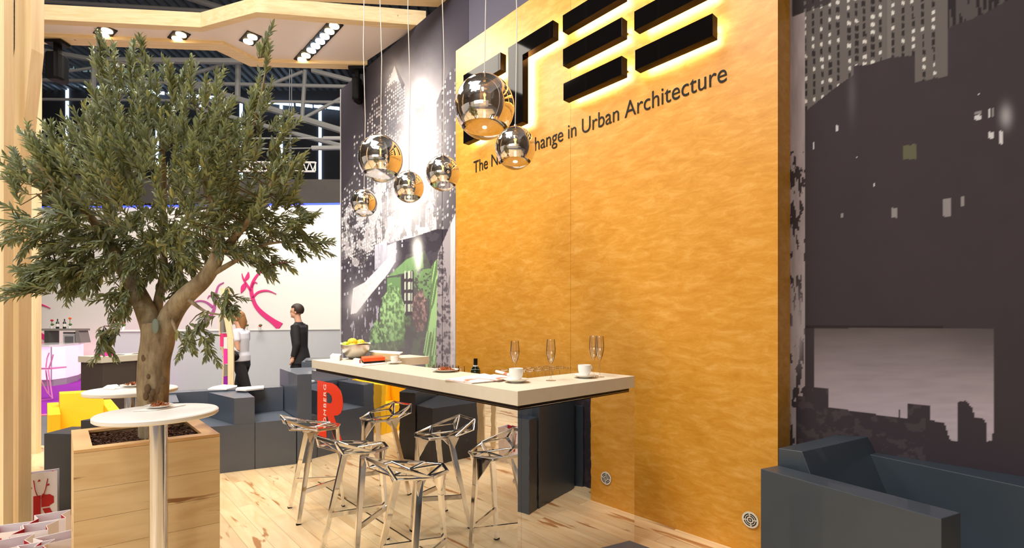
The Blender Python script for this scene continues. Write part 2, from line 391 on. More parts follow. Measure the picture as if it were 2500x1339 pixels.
for y in (ya, yb): t.tube([Q(770, y, Yt), Q(770, yb, Yt)], .02, 6)
tag(t.build('lattice_truss', mat('white_aluminium', (196, 190, 182), .5)), 'slim white aluminium lattice truss hanging right of the tree crown', 'truss')
t = MB(); t.tube([Q(707, 170, Yt), Q(707, 292, Yt)], .012, 5); t.tube([Q(712, 170, Yt), Q(712, 292, Yt)], .012, 5)
for i in range(11): t.blob(Q(709, 296+i*9, Yt), (.05 if i < 3 else .035, .03, .05), 6, 4)
t.tube([Q(709, 390, Yt), Q(700, 420, Yt)], .04, 6)
tag(t.build('chain_hoist', mat('hoist_chain', (96, 96, 98), .5)), 'hanging chain hoist above the white lattice truss', 'chain hoist')
# mural wall
TOPZ = 5.5
AM = wl(833, 500, NM)[0]
def wallgrid(name, a0, a1, z0, z1, n, step, paint, m):
    na = int(abs(a1-a0)/step)+1; nz = int((z1-z0)/step)+1
    A, Z = np.meshgrid(np.linspace(a0, a1, na), np.linspace(z0, z1, nz))
    A = A.ravel(); Z = Z.ravel()
    X = C0.x+D1.x*A+D2.x*n; Y = C0.y+D1.y*A+D2.y*n
    PX = CX+X/Y*F; PY = HY-(Z-H)/Y*F
    col = paint(PX, PY)
    me = bpy.data.meshes.new(name)
    j = np.arange(nz-1)[:, None]*na+np.arange(na-1)[None, :]; j = j.ravel()
    f = np.stack([j, j+1, j+na+1, j+na], 1)
    v = np.stack([X, Y, Z], 1)
    me.vertices.add(len(v)); me.vertices.foreach_set('co', v.ravel().astype(np.float32))
    me.loops.add(f.size); me.loops.foreach_set('vertex_index', f.ravel().astype(np.int32))
    me.polygons.add(len(f)); me.polygons.foreach_set('loop_start', (np.arange(len(f))*4).astype(np.int32))
    me.update(calc_edges=True)
    ca = me.color_attributes.new('print', 'FLOAT_COLOR', 'POINT')
    c4 = np.ones((len(v), 4), np.float32); c4[:, :3] = col; ca.data.foreach_set('color', c4.ravel())
    me.materials.append(m); o = bpy.data.objects.new(name, me); COL.objects.link(o); return o
def printmat(name, rough=.9):
    m, nt, b = newmat(name); a = nt.nodes.new('ShaderNodeVertexColor'); a.layer_name = 'print'
    nt.links.new(a.outputs['Color'], b.inputs['Base Color']); b.inputs['Roughness'].default_value = rough
    b.inputs['Specular IOR Level'].default_value = .04
    return m
rng = np.random.default_rng(5)
_lat = rng.random((257, 257))
def vnoise(x, y):
    xi = np.floor(x).astype(int); yi = np.floor(y).astype(int); fx = x-xi; fy = y-yi
    fx = fx*fx*(3-2*fx); fy = fy*fy*(3-2*fy)
    g = lambda a, b: _lat[a % 256, b % 256]
    return (g(xi, yi)*(1-fx)+g(xi+1, yi)*fx)*(1-fy)+(g(xi, yi+1)*(1-fx)+g(xi+1, yi+1)*fx)*fy
def fbm(x, y, o=4):
    s = 0; a = .5
    for _ in range(o): s = s+a*vnoise(x, y); x = x*2.03+17; y = y*2.03+5; a *= .5
    return s
def inpoly(x, y, pts):
    r = np.zeros(x.shape, bool); n = len(pts)
    for i in range(n):
        x0, y0 = pts[i]; x1, y1 = pts[(i+1) % n]
        if y0 == y1: continue
        c = ((y0 > y) != (y1 > y)) & (x < (x1-x0)*(y-y0)/(y1-y0)+x0); r ^= c
    return r
def gauss(x, y, cx, cy, sx, sy): return np.exp(-((x-cx)/sx)**2-((y-cy)/sy)**2)
def L3(c): return np.array(lin(c))
def mixc(col, mask, c):
    c = L3(c) if np.ndim(c) == 1 and max(c) > 1.01 else c
    mk = np.clip(mask.astype(float), 0, 1)[:, None]; return col*(1-mk)+c*mk
def cells(x, y, px, py, seed, dens, wx=.55, wy=.6, shear=0.0):
    u = x/px; v = (y-shear*x)/py; iu = np.floor(u).astype(int); iv = np.floor(v).astype(int)
    r = _lat[(iu*7+seed) % 256, (iv*13+seed*3) % 256]
    inside = (u-iu < wx) & (v-iv < wy); return inside*(r < dens)*(.35+.65*_lat[(iu*3+seed*5) % 256, (iv*11+seed) % 256])
def paint_left(x, y):
    n = len(x); col = np.tile(L3((70, 64, 76)), (n, 1))
    col = mixc(col, .35*fbm(x/40, y/60), (40, 38, 46))
    tb = y > 50
    # misty white glow behind the towers
    g = .45*gauss(x, y, 1010, 330, 75, 160)+.95*gauss(x, y, 992, 470, 26, 170)+.6*gauss(x, y, 1000, 560, 90, 45)+.5*gauss(x, y, 1050, 320, 60, 150)
    col = mixc(col, np.clip(g, 0, .98)*(.65+.5*fbm(x/30, y/50)), (236, 232, 236))
    def tower(pts, c, wc, px, py, seed, dens, sh=-.75, dark=.85):
        nonlocal col
        m = inpoly(x, y, pts); col = mixc(col, m*dark, c)
        col = mixc(col, m*cells(x, y, px, py, seed, dens, shear=sh), wc)
    tower([(897, 300), (905, 262), (918, 235), (934, 222), (938, 600), (890, 620)], (92, 86, 92), (232, 226, 226), 5.5, 9, 3, .62)
    tower([(836, 470), (866, 418), (880, 440), (896, 600), (834, 650)], (84, 80, 88), (224, 220, 224), 6, 9, 9, .45)
    tower([(862, 330), (885, 315), (888, 430), (862, 420)], (80, 74, 82), (210, 205, 208), 6, 9, 11, .35)
    tower([(938, 230), (945, 200), (960, 160), (975, 180), (988, 206), (991, 520), (936, 540)], (110, 106, 112), (246, 243, 243), 5, 8, 5, .72, dark=.7)
    col = mixc(col, inpoly(x, y, [(946, 212), (963, 160), (975, 200), (962, 196)]), (240, 238, 238))
    col = mixc(col, inpoly(x, y, [(964, 158), (988, 206), (984, 222), (974, 195)]), (70, 66, 72))
    col = mixc(col, inpoly(x, y, [(958, 292), (968, 285), (968, 325), (946, 330), (946, 296)])*.85, (120, 120, 130))
    tower([(1015, 215), (1036, 205), (1037, 440), (1014, 450)], (128, 124, 128), (228, 226, 228), 7, 7, 8, .5, dark=.75)
    col = mixc(col, inpoly(x, y, [(1017, 208), (1034, 202), (1036, 238), (1030, 240), (1028, 262), (1018, 264)]), (250, 249, 250))
    tower([(1038, 330), (1060, 290), (1064, 560), (1038, 560)], (168, 164, 168), (240, 238, 240), 6, 9, 21, .4, dark=.6)
    tower([(1066, 250), (1085, 200), (1112, 150), (1112, 640), (1066, 620)], (96, 92, 100), (205, 202, 208), 6.2, 11, 31, .4)
    # bright mid-town
    m = inpoly(x, y, [(834, 520), (880, 470), (940, 430), (1060, 430), (1066, 560), (1000, 580), (930, 600), (880, 660), (834, 640)])
    col = mixc(col, m*.55*(fbm(x/14, y/20) > .42), (226, 222, 226)); col = mixc(col, m*cells(x, y, 5, 7, 41, .55, shear=-.4), (245, 243, 245))
    col = mixc(col, m*.7*(fbm(x/9+50, y/26) < .36), (74, 70, 78))
    for (x0, y0, w_, h_) in ((950, 478, 14, 30), (968, 480, 12, 60), (933, 500, 12, 40), (1005, 490, 18, 60), (1026, 500, 12, 55)):
        col = mixc(col, inpoly(x, y, [(x0, y0), (x0+w_, y0-w_*.5), (x0+w_, y0+h_), (x0, y0+h_)])*.8, (128, 124, 132))
    gg = .80*gauss(x, y, 1000, 430, 34, 120)+.45*gauss(x, y, 1052, 400, 40, 130)+.35*gauss(x, y, 950, 520, 50, 60)+.9*gauss(x, y, 935, 700, 5, 260)*0+.5*gauss(x, y, 963, 180, 30, 40)+.6*gauss(x, y, 1030, 225, 16, 26)
    col = mixc(col, np.clip(gg, 0, .85)*(.6+.6*fbm(x/20+7, y/26)), (246, 243, 246))
    # dark valley below
    m = inpoly(x, y, [(830, 640), (880, 655), (930, 598), (1000, 582), (1066, 560), (1112, 560), (1112, 905), (830, 905)])
    col = mixc(col, m, (64, 58, 72)); col = mixc(col, m*.5*(fbm(x/18, y/24+9) > .5), (96, 92, 104))
    col = mixc(col, m*cells(x, y, 7, 11, 61, .30, .5, .6, -.3)*(x < 985)*(y < 760), (214, 214, 232))
    col = mixc(col, m*.8*(fbm(x/4, y/18+3) > .62)*(x < 940)*(y > 740), (196, 194, 214))
    for pts in ([(915, 600), (945, 585), (945, 640), (915, 660)], [(945, 600), (968, 590), (966, 640), (945, 650)]):
        col = mixc(col, inpoly(x, y, pts)*(.5+.6*fbm(x/3, y/30)), (215, 214, 232))
    # luminous diagonal road
    m = inpoly(x, y, [(862, 705), (890, 690), (952, 625), (965, 640), (948, 668), (905, 720), (870, 765), (856, 768)])
    col = mixc(col, m*(.75+.5*fbm(x/8, y/8)), (248, 244, 248)); col = mixc(col, .8*gauss(x, y, 868, 738, 20, 34), (244, 240, 244))
    col = mixc(col, .55*gauss(x, y, 958, 620, 14, 45), (232, 226, 238))
    # roof garden block
    m = inpoly(x, y, [(944, 678), (985, 645), (992, 622), (1037, 612), (1056, 660), (1070, 700), (1070, 905), (895, 905), (930, 760), (944, 745)])
    col = mixc(col, m, (98, 104, 96)); col = mixc(col, m*.5*(fbm(x/16, y/16) > .48), (84, 80, 84))
    col = mixc(col, inpoly(x, y, [(945, 680), (978, 676), (978, 740), (945, 760)]), (122, 172, 106))
    col = mixc(col, inpoly(x, y, [(947, 676), (992, 634), (1032, 616), (1034, 655), (985, 668)])*(.7+.5*fbm(x/3, y/12)), (140, 190, 122))
    col = mixc(col, inpoly(x, y, [(980, 672), (1008, 660), (1012, 770), (982, 772)]), (66, 60, 66))
    for i in range(4):
        for (xx, ww) in ((996, 6), (987, 4), (1004, 3)):
            col = mixc(col, inpoly(x, y, [(xx, 663+i*27), (xx+ww, 661+i*27), (xx+ww, 680+i*27), (xx, 681+i*27)]), (208, 220, 200))
    m = inpoly(x, y, [(1010, 660), (1054, 655), (1054, 740), (1030, 720), (1012, 700)]); col = mixc(col, m*(fbm(x/5, y/5) > .42)*.9, (132, 182, 110))
    # white light
    col = mixc(col, np.clip(1.3*gauss(x, y, 1019, 608, 11, 24)+.9*gauss(x, y, 1021, 640, 7, 22), 0, 1), (252, 252, 250))
    # light green trees
    def tree(cx, cy, sx, sy, c1, c2, seed, th=.36):
        nonlocal col
        d = ((x-cx)/sx)**2+((y-cy)/sy)**2; e = d+.9*(fbm(x/9+seed, y/9)-.5); m = e < 1
        col = mixc(col, m*.9, c2); f = fbm(x/4+seed, y/7); col = mixc(col, m*np.clip((f-th)*4, 0, 1)*np.clip(1.3-(y-cy+sy)/(2.4*sy), .2, 1), c1)
    tree(958, 790, 30, 90, (176, 226, 150), (104, 140, 88), 3)
    tree(922, 850, 22, 62, (160, 214, 134), (86, 118, 76), 13)
    tree(975, 790, 14, 60, (170, 218, 144), (106, 146, 92), 23)
    tree(996, 785, 8, 12, (120, 150, 104), (88, 104, 84), 33)
    tree(1025, 760, 19, 50, (196, 160, 152), (112, 92, 92), 43, .42)
    m = inpoly(x, y, [(900, 840), (1070, 820), (1070, 905), (880, 905)]); col = mixc(col, m*.55, (100, 96, 100)); col = mixc(col, m*.4*(fbm(x/12, y/30) > .5), (112, 140, 100))
    # green climbing slope
    m = inpoly(x, y, [(1054, 650), (1069, 630), (1069, 895), (1040, 900), (1034, 860), (1048, 770)])
    col = mixc(col, m, (112, 150, 92)); col = mixc(col, m*(vnoise((x+(y-700)*.16)/2.6, y/60) > .48)*.9, (178, 226, 150))
    # pale rough facade at the right edge
    m = inpoly(x, y, [(1069, 620), (1112, 520), (1112, 905), (1064, 905)])
    col = mixc(col, m, (176, 168, 174)); col = mixc(col, m*(vnoise((x+y*.08)/3.5, y/70+4) > .6)*.6*(y < 720), (96, 92, 92))
    col = mixc(col, m*np.clip((fbm(x/6, y/7+8)-.45)*8, 0, 1)*((x-1064) < (y-560)*.11+14), (92, 86, 96)); col = mixc(col, m*(x > 1100)*.6, (238, 230, 232))
    col = col*np.clip(.56+.8*col.mean(1), 0, 1)[:, None]
    hz = np.clip((y-560)/300, 0, 1)*.30+.06; col = col*(1-hz[:, None])+L3((150, 142, 150))*hz[:, None]
    return col
def paint_right(x, y):
    n = len(x); col = np.tile(L3((74, 66, 70)), (n, 1)); col = mixc(col, .3*fbm(x/60, y/60), (58, 54, 58))
    # left pale strip
    m = x < 1966; c = .55+.45*fbm(x/8, y/60)
    col = mixc(col, m*c, (196, 184, 188)); col = mixc(col, m*(fbm(x/7, y/30+2) < .42)*(y > 370), (72, 64, 68))
    col = mixc(col, m*gauss(x, y, 1948, 800, 14, 70), (190, 182, 190))
    # towers with window columns
    fac = inpoly(x, y, [(1933, -300), (2312, -300), (2312, 186), (2232, 202), (2232, 136), (2175, 140), (2120, 158), (2085, 160), (2085, 182), (2050, 206), (2000, 245), (1966, 272), (1964, 30), (1932, 40)])
    col = mixc(col, fac, (112, 106, 104))
    for k, (xc, wd) in enumerate([(1966, 6), (1986, 6), (2006, 6), (2026, 7), (2046, 7), (2073, 7), (2091, 9), (2110, 9), (2131, 11), (2150, 6), (2181, 7), (2205, 6), (2229, 7), (2254, 7), (2280, 7)]):
        dx = x-(xc+(y-100)*.012); band = np.abs(dx) < wd/2
        v = (y+k*5)/18.5; iv = np.floor(v).astype(int); fr = v-iv
        r = _lat[(k*17+5) % 256, (iv*5+40) % 256]
        col = mixc(col, fac*band*(fr < .72)*(r >= .42), (58, 54, 56)); col = mixc(col, fac*band*(fr > .15)*(fr < .62)*(r < .42), (224, 220, 216))
    col = mixc(col, fac*(np.abs(x-2170) < 5)*.4, (140, 134, 130))
    m = inpoly(x, y, [(1933, -300), (1990, -300), (2030, 8), (1966, 30), (1934, 42)]); col = mixc(col, m*.8, (58, 52, 56))
    m = inpoly(x, y, [(2312, -300), (2480, -300), (2460, 0), (2400, 35), (2320, 66), (2314, 70)])
    col = mixc(col, m, (92, 86, 86)); col = mixc(col, m*(vnoise(x/5, y/60) > .6), (56, 50, 54))
    # skyline shade, lit windows
    W = [(2041, 306, 6, 14, 0), (1984, 348, 4, 18, 0), (2206, 355, 32, 34, 1), (2225, 352, 14, 36, 1), (2132, 447, 5, 10, 0), (2300, 485, 20, 44, 2), (2345, 480, 10, 24, 2), (2378, 282, 17, 11, 0), (2380, 272, 15, 8, 2),
         (2411, 264, 6, 22, 0), (2420, 262, 6, 22, 2), (2411, 323, 17, 15, 0), (2441, 320, 8, 32, 0), (2387, 228, 3, 4, 0), (2177, 508, 13, 24, 2), (2053, 522, 6, 10, 2), (2090, 382, 3, 4, 0)]
    col = mixc(col, .85*gauss(x, y, 2456, 284, 14, 26)*(x > 2432), (176, 172, 176))
    for (a, b, c_, d, k) in W: col = mixc(col, (x >= a)*(x <= a+c_)*(y >= b)*(y <= b+d), [(214, 212, 216), (106, 104, 84), (150, 144, 146)][k])
    col = mixc(col, .35*gauss(x, y, 2080, 230, 10, 60), (120, 116, 122))
    # lower dusk panel
    m = inpoly(x, y, [(1988, 800), (2427, 802), (2427, 1042), (2421, 1076), (2412, 1078), (2300, 1080), (1988, 1080)])
    g = np.clip((y-800)/220, 0, 1)
    gc_ = (L3((104, 94, 94))[None, :]*(1-g[:, None])+L3((196, 182, 190))[None, :]*g[:, None])*(1+.25*(fbm(x/70, y/9)-.5))[:, None]
    mk = m.astype(float)[:, None]; col = col*(1-mk)+gc_*mk
    col = mixc(col, m*gauss(x, y, 2427, 800, 120, 90)*.6, (84, 78, 78))
    sk_ = [(1943, 968), (1981, 970), (1981, 945), (2024, 948), (2024, 995), (2195, 1021), (2215, 1024), (2215, 986), (2270, 990), (2273, 1027), (2306, 1034), (2320, 1075), (2336, 1077), (2336, 984), (2346, 979), (2360, 980), (2376, 1000), (2378, 1019), (2400, 1021), (2410, 1040), (2411, 1079), (2421, 1076), (2500, 1080), (2500, 1500), (1940, 1500)]
    col = mixc(col, inpoly(x, y, sk_), (72, 64, 70)); col = mixc(col, inpoly(x, y, sk_)*.35*(fbm(x/22, y/18) > .52)*(x < 2260), (104, 94, 96))
    col = mixc(col, (np.abs(x-2195) < 1.3)*(y > 1002)*(y < 1024), (72, 64, 70))
    col = mixc(col, (x > 1966)*(x < 2300)*(y > 796)*(y < 802)*.7, (50, 44, 46))
    return col*.70
o = wallgrid('wall_mural_left', wl(1113, 500, NM)[0]-.25, AM, 0.0, TOPZ, NM, .0085, paint_left, printmat('city_print'))
struct(o)
o = wallgrid('wall_mural_right', wl(1898, 500, NM)[0]+.1, WEND, 0.0, 5.0, NM, .0065, paint_right, printmat('night_city_print')); struct(o)
# solid wall body behind the prints
struct(MB().prism([bw(AM, NM+.004), bw(WEND, NM+.004), bw(WEND, NM+.14), bw(AM, NM+.14)], 0, TOPZ).build('wall_right', mat('wall_body', (72, 68, 84), .7)))
# seams of the fabric print
for i, px in enumerate((1080, )):
    a, z = wl(px, 300, NM); struct(MB().prism([bw(a-.002, NM-.003), bw(a+.002, NM-.003), bw(a+.002, NM+.0), bw(a-.002, NM+.0)], 0, TOPZ).build('trim_4', 'black'))
a = AM; struct(MB().prism([bw(a, NM-.01), bw(a+.02, NM-.01), bw(a+.02, NM+.145), bw(a, NM+.145)], 0, TOPZ).build('trim_5', mat('pale_edge', (200, 196, 198), .5)))
# ------------------------------------------------------------------ orange feature panel
def panelmat():
    m, nt, b = newmat('mottled_amber_panel'); L = nt.links.new; b.inputs['Roughness'].default_value = .42
    tc = nt.nodes.new('ShaderNodeTexCoord'); mp = nt.nodes.new('ShaderNodeMapping'); mp.inputs['Rotation'].default_value = (0, 0, -AZ); L(tc.outputs['Object'], mp.inputs[0])
    m2 = nt.nodes.new('ShaderNodeMapping'); m2.inputs['Scale'].default_value = (3, 4, 9); L(mp.outputs[0], m2.inputs[0])
    n = nt.nodes.new('ShaderNodeTexNoise'); n.inputs['Scale'].default_value = 1.9; n.inputs['Detail'].default_value = 11; n.inputs['Roughness'].default_value = .74; n.inputs['Distortion'].default_value = .5; L(m2.outputs[0], n.inputs['Vector'])
    r = ramp(nt, [(.30, (188, 124, 24)), (.5, (204, 143, 46)), (.70, (218, 164, 80))]); L(n.outputs['Fac'], r.inputs[0])
    L(r.outputs[0], b.inputs['Base Color']); return m
M['panel'] = panelmat()
aL, zT = wl(1113, 124.6, NP); aR = wl(1899, 500, NP)[0]
fp = thing('feature_panel', bw((aL+aR)/2, NP), 'tall amber mottled panel standing in front of the dark city mural', 'wall panel')
seam = wl(1393, 500, NP)[0]
MB().prism([bw(aR, NP), bw(seam-.0015, NP), bw(seam-.0015, NM-.004), bw(aR, NM-.004)], 0, zT).build('board', 'panel', fp)
MB().prism([bw(seam+.0015, NP), bw(aL, NP), bw(aL, NM-.004), bw(seam+.0015, NM-.004)], 0, zT).build('board', 'panel', fp)
# tag line lettering
cu = bpy.data.curves.new('lettering', 'FONT'); cu.body = 'The Natural Change in Urban Architecture'; cu.extrude = .002; cu.size = 1; cu.offset = -.004
to = bpy.data.objects.new('tmp', cu); COL.objects.link(to); bpy.context.view_layer.update()
me = bpy.data.meshes.new_from_object(to.evaluated_get(bpy.context.evaluated_depsgraph_get())); bpy.data.objects.remove(to)
co = np.array([v.co[:] for v in me.vertices]); x0, x1 = co[:, 0].min(), co[:, 0].max()
tl = wl(1156, 423.5, NP-.004); tr_ = wl(1774, 213, NP-.004); tz = wl(1161, 391, NP-.004)[1]
base = (tl[1]+tr_[1])/2; cap = .729; sx = (tl[0]-tr_[0])/(x1-x0); sz = (tz-tl[1])/cap
for v in me.vertices:
    p = bw(tl[0]-(v.co.x-x0)*sx, NP-.003-v.co.z, tl[1]+(tr_[1]-tl[1])*0+ v.co.y*sz)
    v.co = p-Vector(fp['_o'])
me.materials.append(M['black']); lo = bpy.data.objects.new('lettering', me); COL.objects.link(lo); lo.parent = fp; lo['label'] = 'dark tag line lettering on the amber panel'
me.update()
# vent rosette
vc = WP(1832, 1270, NP-.006); vt = thing('floor_level_vent', vc, 'small round pale vent low on the amber panel by the armchair', 'vent')
def disc(o, c, r0, r1, th, n=28, a0=0, a1=2*math.pi, d=0):
    pts = []
    N = max(3, int(n*(a1-a0)/(2*math.pi)))
    for k in range(N+1):
        t = a0+(a1-a0)*k/N; pts.append((t, r1))
    for (t, _), (t2, _) in zip(pts, pts[1:]):
        q = [c+(-D1)*(r*math.cos(tt))+Vector((0, 0, r*math.sin(tt))) for r, tt in ((r0, t), (r1, t), (r1, t2), (r0, t2))]
        o.extr(q, -D2*th)
o = MB(); disc(o, vc, .0, .052, .004); o.build('plate', 'clip', vt)
o = MB()
for (r0, r1) in ((.034, .040), (.022, .028), (.006, .013)):
    for k in range(4): disc(o, vc-D2*.0045, r0, r1, .001, a0=k*math.pi/2+.25, a1=(k+1)*math.pi/2)
o.build('slots', 'black', vt)
# ------------------------------------------------------------------ backlit logo bars
NB = NP-.125
sg = thing('backlit_sign', bw((aL+aR)/2, NP-.01, 3.0), 'glossy black block letter sign glowing from behind on the amber panel', 'sign')
def sbar(x0, x1, yt, yb, xr=None):
    (a0, zt), (_, zb) = wl(x0, yt, NB), wl(x0, yb, NB); a1 = wl(x1, yt, NB)[0]
    return a0, a1, zb, zt
def addbar(a0, a1, zb, zt):
    o = MB().prism([bw(a1, NB), bw(a0, NB), bw(a0, NP-.05), bw(a1, NP-.05)], zb, zt)
    b = o.build('letter_block', 'blackgloss', sg, bevel=.002)
    lp = MB().prism([bw(a1+.014, NP-.049), bw(a0-.014, NP-.049), bw(a0-.014, NP-.044), bw(a1+.014, NP-.044)], zb+.014, zt-.014)
    for q in (a0-.03, a1+.03): brk = MB().prism([bw(q-.006, NP-.043), bw(q+.006, NP-.043), bw(q+.006, NP), bw(q-.006, NP)], (zb+zt)/2-.006, (zb+zt)/2+.006).build('standoff', 'black', b)
    lp.build('light_strip', 'led', b)
Lb = [(1375.2, 1518, 204.2, 245.6), (1374, 1518, 120.5, 161.5), (1373.5, 1518, 37.5, 78)]
for q in Lb: addbar(*sbar(*q))
Rb = [(1550, 1739.5, 122.7, 171.2), (1548, 1739.5, 28, 74.6)]
for q in Rb: addbar(*sbar(*q))
addbar(*sbar(1550, 1739.5, -68, -22))
# second letter: upright and arm; first letter: upright and arm
def lshape(outline):
    pts = [WP(x, y, NB) for x, y in outline]
    return pts
a0, a1, zb, zt = sbar(1276, 1350, 96, 134); _, zt2 = wl(1240, 117, NB); 
aU0, aU1 = wl(1240, 200, NB)[0], wl(1276, 200, NB)[0]; aE = wl(1350, 51, NB)[0]; zbot = wl(1276, 297, NB)[1]
zarm = wl(1276, 134, NB)[1]
o = MB(); poly = [bw(aU0, NB, zt2), bw(aE, NB, zt2), bw(aE, NB, zarm), bw(aU1, NB, zarm), bw(aU1, NB, zbot), bw(aU0, NB, zbot)]
b = MB().extr(poly, D2*.075).build('letter_block', 'blackgloss', sg, bevel=.002)
e = .012; poly = [bw(aU0-e, NP-.049, zt2-e), bw(aE+e, NP-.049, zt2-e), bw(aE+e, NP-.049, zarm+e), bw(aU1+e, NP-.049, zarm+e), bw(aU1+e, NP-.049, zbot+e), bw(aU0-e, NP-.049, zbot+e)]
MB().extr(poly, D2*.005).build('light_strip', 'led', b)
aU0, aU1, aE = wl(1131, 200, NB)[0], wl(1158, 200, NB)[0], wl(1222, 200, NB)[0]
zt2 = wl(1131, 184, NB)[1]; zbot = wl(1131, 351, NB)[1]; zarm = wl(1222, 170, NB)[1]
poly = [bw(aU0, NB, zt2), bw(aE, NB, zt2), bw(aE, NB, zarm), bw(aU1, NB, zarm), bw(aU1, NB, zbot), bw(aU0, NB, zbot)]
b = MB().extr(poly, D2*.075).build('letter_block', 'blackgloss', sg, bevel=.002)
poly = [bw(aU0-e, NP-.049, zt2-e), bw(aE+e, NP-.049, zt2-e), bw(aE+e, NP-.049, zarm+e), bw(aU1+e, NP-.049, zarm+e), bw(aU1+e, NP-.049, zbot+e), bw(aU0-e, NP-.049, zbot+e)]
MB().extr(poly, D2*.005).build('light_strip', 'led', b)
# ------------------------------------------------------------------ timber frame
ZC = 5.5
def band(p, q, z0, z1): return MB().prism([P(x, y, ZC) for x, y in p]+[P(x, y, ZC) for x, y in q[::-1]], z0, z1)
cp = thing('timber_canopy', P(500, 90, ZC), 'angular pine canopy with pale soffit and recessed spotlights', 'canopy')
band([(80, 46), (489, 66.6), (626, 29.4), (1040, 63)], [(80, 58), (497, 78), (628, 42.5), (1020, 74)], ZC, ZC+.2).build('front_beam', 'pine_h', cp)
band([(80, 88), (545, 109), (631, 152), (897, 158)], [(80, 107), (529, 124), (612, 163), (876, 170)], ZC, ZC+.2).build('rear_beam', 'pine_h', cp)
MB().prism([P(80, 58, ZC), P(497, 78, ZC), P(628, 42.5, ZC), P(1020, 74, ZC), P(893, 158, ZC), P(631, 152, ZC), P(545, 109, ZC), P(80, 88, ZC)], ZC+.05, ZC+.07).build('soffit', 'ceil', cp)
tag(band([(626, -40), (1120, -20)], [(626, -3), (1086, 18)], ZC, ZC+.2).build('pine_beam', 'pine_h'), 'horizontal pine beam nearest the camera above the hanging lamps', 'beam')
# posts
def facepost(outl, Y, depth): return MB().extr([Q(x, y, Y) for x, y in outl], (0, depth, 0))
def y0(Y): return HY+F*H/Y
Yp = 3.2
tag(facepost([(12, y0(Yp)), (8, 800), (4, 400), (36, 118), (38, -420), (80, -420), (77, 118), (58, 300), (46, 412), (45, y0(Yp))], Yp, .085).build('timber_post', 'pine'),
    'broad kinked pine post rising at the left edge beside the gift bags', 'post')
tag(facepost([(-28, y0(3.05)), (-30, -420), (10, -420), (8, y0(3.05))], 3.05, .06).build('timber_post', 'pine'), 'pine post cut off by the left picture edge', 'post')
tag(facepost([(74, y0(5.54)), (76, -100), (91, -100), (88, y0(5.54))], 5.54, .06).build('timber_post', 'pine'), 'narrow far pine post directly behind the broad kinked one', 'post')
# recessed spotlights
def spots(name, px, py, label, cold=False):
    c = P(px, py, ZC+.05)
    t = thing(name, c, label, 'ceiling light', 'recessed twin spotlights in the canopy soffit')
    d = (P(px, py, ZC+.05)-P(px-8, py+9, ZC+.05)).normalized(); s = Vector((d.y, -d.x, 0))
    h = MB().prism([c-d*.17-s*.095, c+d*.17-s*.095, c+d*.17+s*.095, c-d*.17+s*.095], c.z-.012, c.z-.001).build('housing', 'black', t)
    for k in (-1, 1):
        cc = c+d*.082*k; b = MB().lathe([(.064, -.022), (.064, -.006)], (cc.x, cc.y, c.z-.006), 20).build('lamp', 'lampcold' if cold else 'lamp', t)
M['lampcold'] = mat('cold_lamp', (235, 244, 255), emit=(226, 238, 255), es=12)
for (x, y, lb, cold) in ((257, 77, 'warm twin spotlight at the left end of the canopy', False), (437, 87, 'warm twin spotlight second from the left in the canopy', False), (611, 93, 'warm twin spotlight near the canopy kink', False),
                   (810, 67, 'warm twin spotlight at the top of the slanting row', False), (787, 92, 'cool twin spotlight second from top in the slanting row', True), (765, 115, 'cool twin spotlight third from top in the slanting row', True), (742, 138, 'warm twin spotlight at the bottom of the slanting row', False)):
    spots('recessed_spotlight', x, y, lb, cold)
    c = P(x, y, ZC)
    l = bpy.data.lights.new('spot', 'SPOT'); l.energy = 45; l.color = (.9, .95, 1) if cold else (1, .86, .64); l.spot_size = 1.3; l.spot_blend = .6; l.shadow_soft_size = .06
    lo = bpy.data.objects.new('spot', l); COL.objects.link(lo); lo.location = (c.x, c.y, ZC-.06)
def speaker(px0, px1, py0, py1, Y, label):
    c = Q((px0+px1)/2, (py0+py1)/2, Y); a, b = Q(px0, py0, Y), Q(px1, py1, Y)
    t = thing('hanging_speaker', (c.x, c.y, b.z), label, 'speaker', 'black speakers under the canopy')
    w_ = b.x-a.x; h_ = a.z-b.z
    MB().prism([(a.x+.03, Y), (b.x-.03, Y), (b.x, Y+.1), (b.x-.05, Y+.24), (a.x+.05, Y+.24), (a.x, Y+.1)], b.z, b.z+h_*.74).build('cabinet', 'black', t, bevel=.03)
    MB().box(c.x-.03, c.x+.03, Y+.08, Y+.15, b.z+h_*.70, ZC).build('bracket', 'black', t)
    MB().box(c.x-.12, c.x+.12, Y+.03, Y+.2, ZC-.05, ZC-.01).build('mount', 'black', t)
speaker(103, 141, 98, 189, P(120, 100, ZC).y-.1, 'black loudspeaker hanging at the left end of the canopy')
speaker(854, 880, 166, 241, 7.55, 'black loudspeaker hanging beside the mural')
# ================================================================== BAR COUNTER
BL, BW_, BB = 2.886, 1.068, .39
def bprism(o, abs_, z0, z1): return o.prism([bw(a, b) for a, b in abs_], z0, z1)
def brect(a0, a1, b0, b1, z0, z1, o=None): return bprism(o or MB(), [(a0, b0), (a1, b0), (a1, b1), (a0, b1)], z0, z1)
bar = thing('bar_counter', bw(BL/2, BW_/2), 'long mirrored bar counter with thick beige stone top and a red letter R', 'bar counter')
U = [(0, 0), (BL, 0), (BL, BW_), (BL-BB, BW_), (BL-BB, BB), (BB, BB), (BB, BW_), (0, BW_)]
bprism(MB(), U, 1.062, 1.14).build('worktop', 'slab', bar, bevel=.002)
U2 = [(.03, .03), (BL-.03, .03), (BL-.03, BW_-.02), (BL-.1, BW_-.02), (BL-.1, .1), (.1, .1), (.1, BW_-.02), (.03, BW_-.02)]
bprism(MB(), U2, 1.04, 1.062).build('shadow_gap', 'brown_gap', bar)
bprism(MB(), U2, 0.0, .014).build('plinth', 'black', bar)
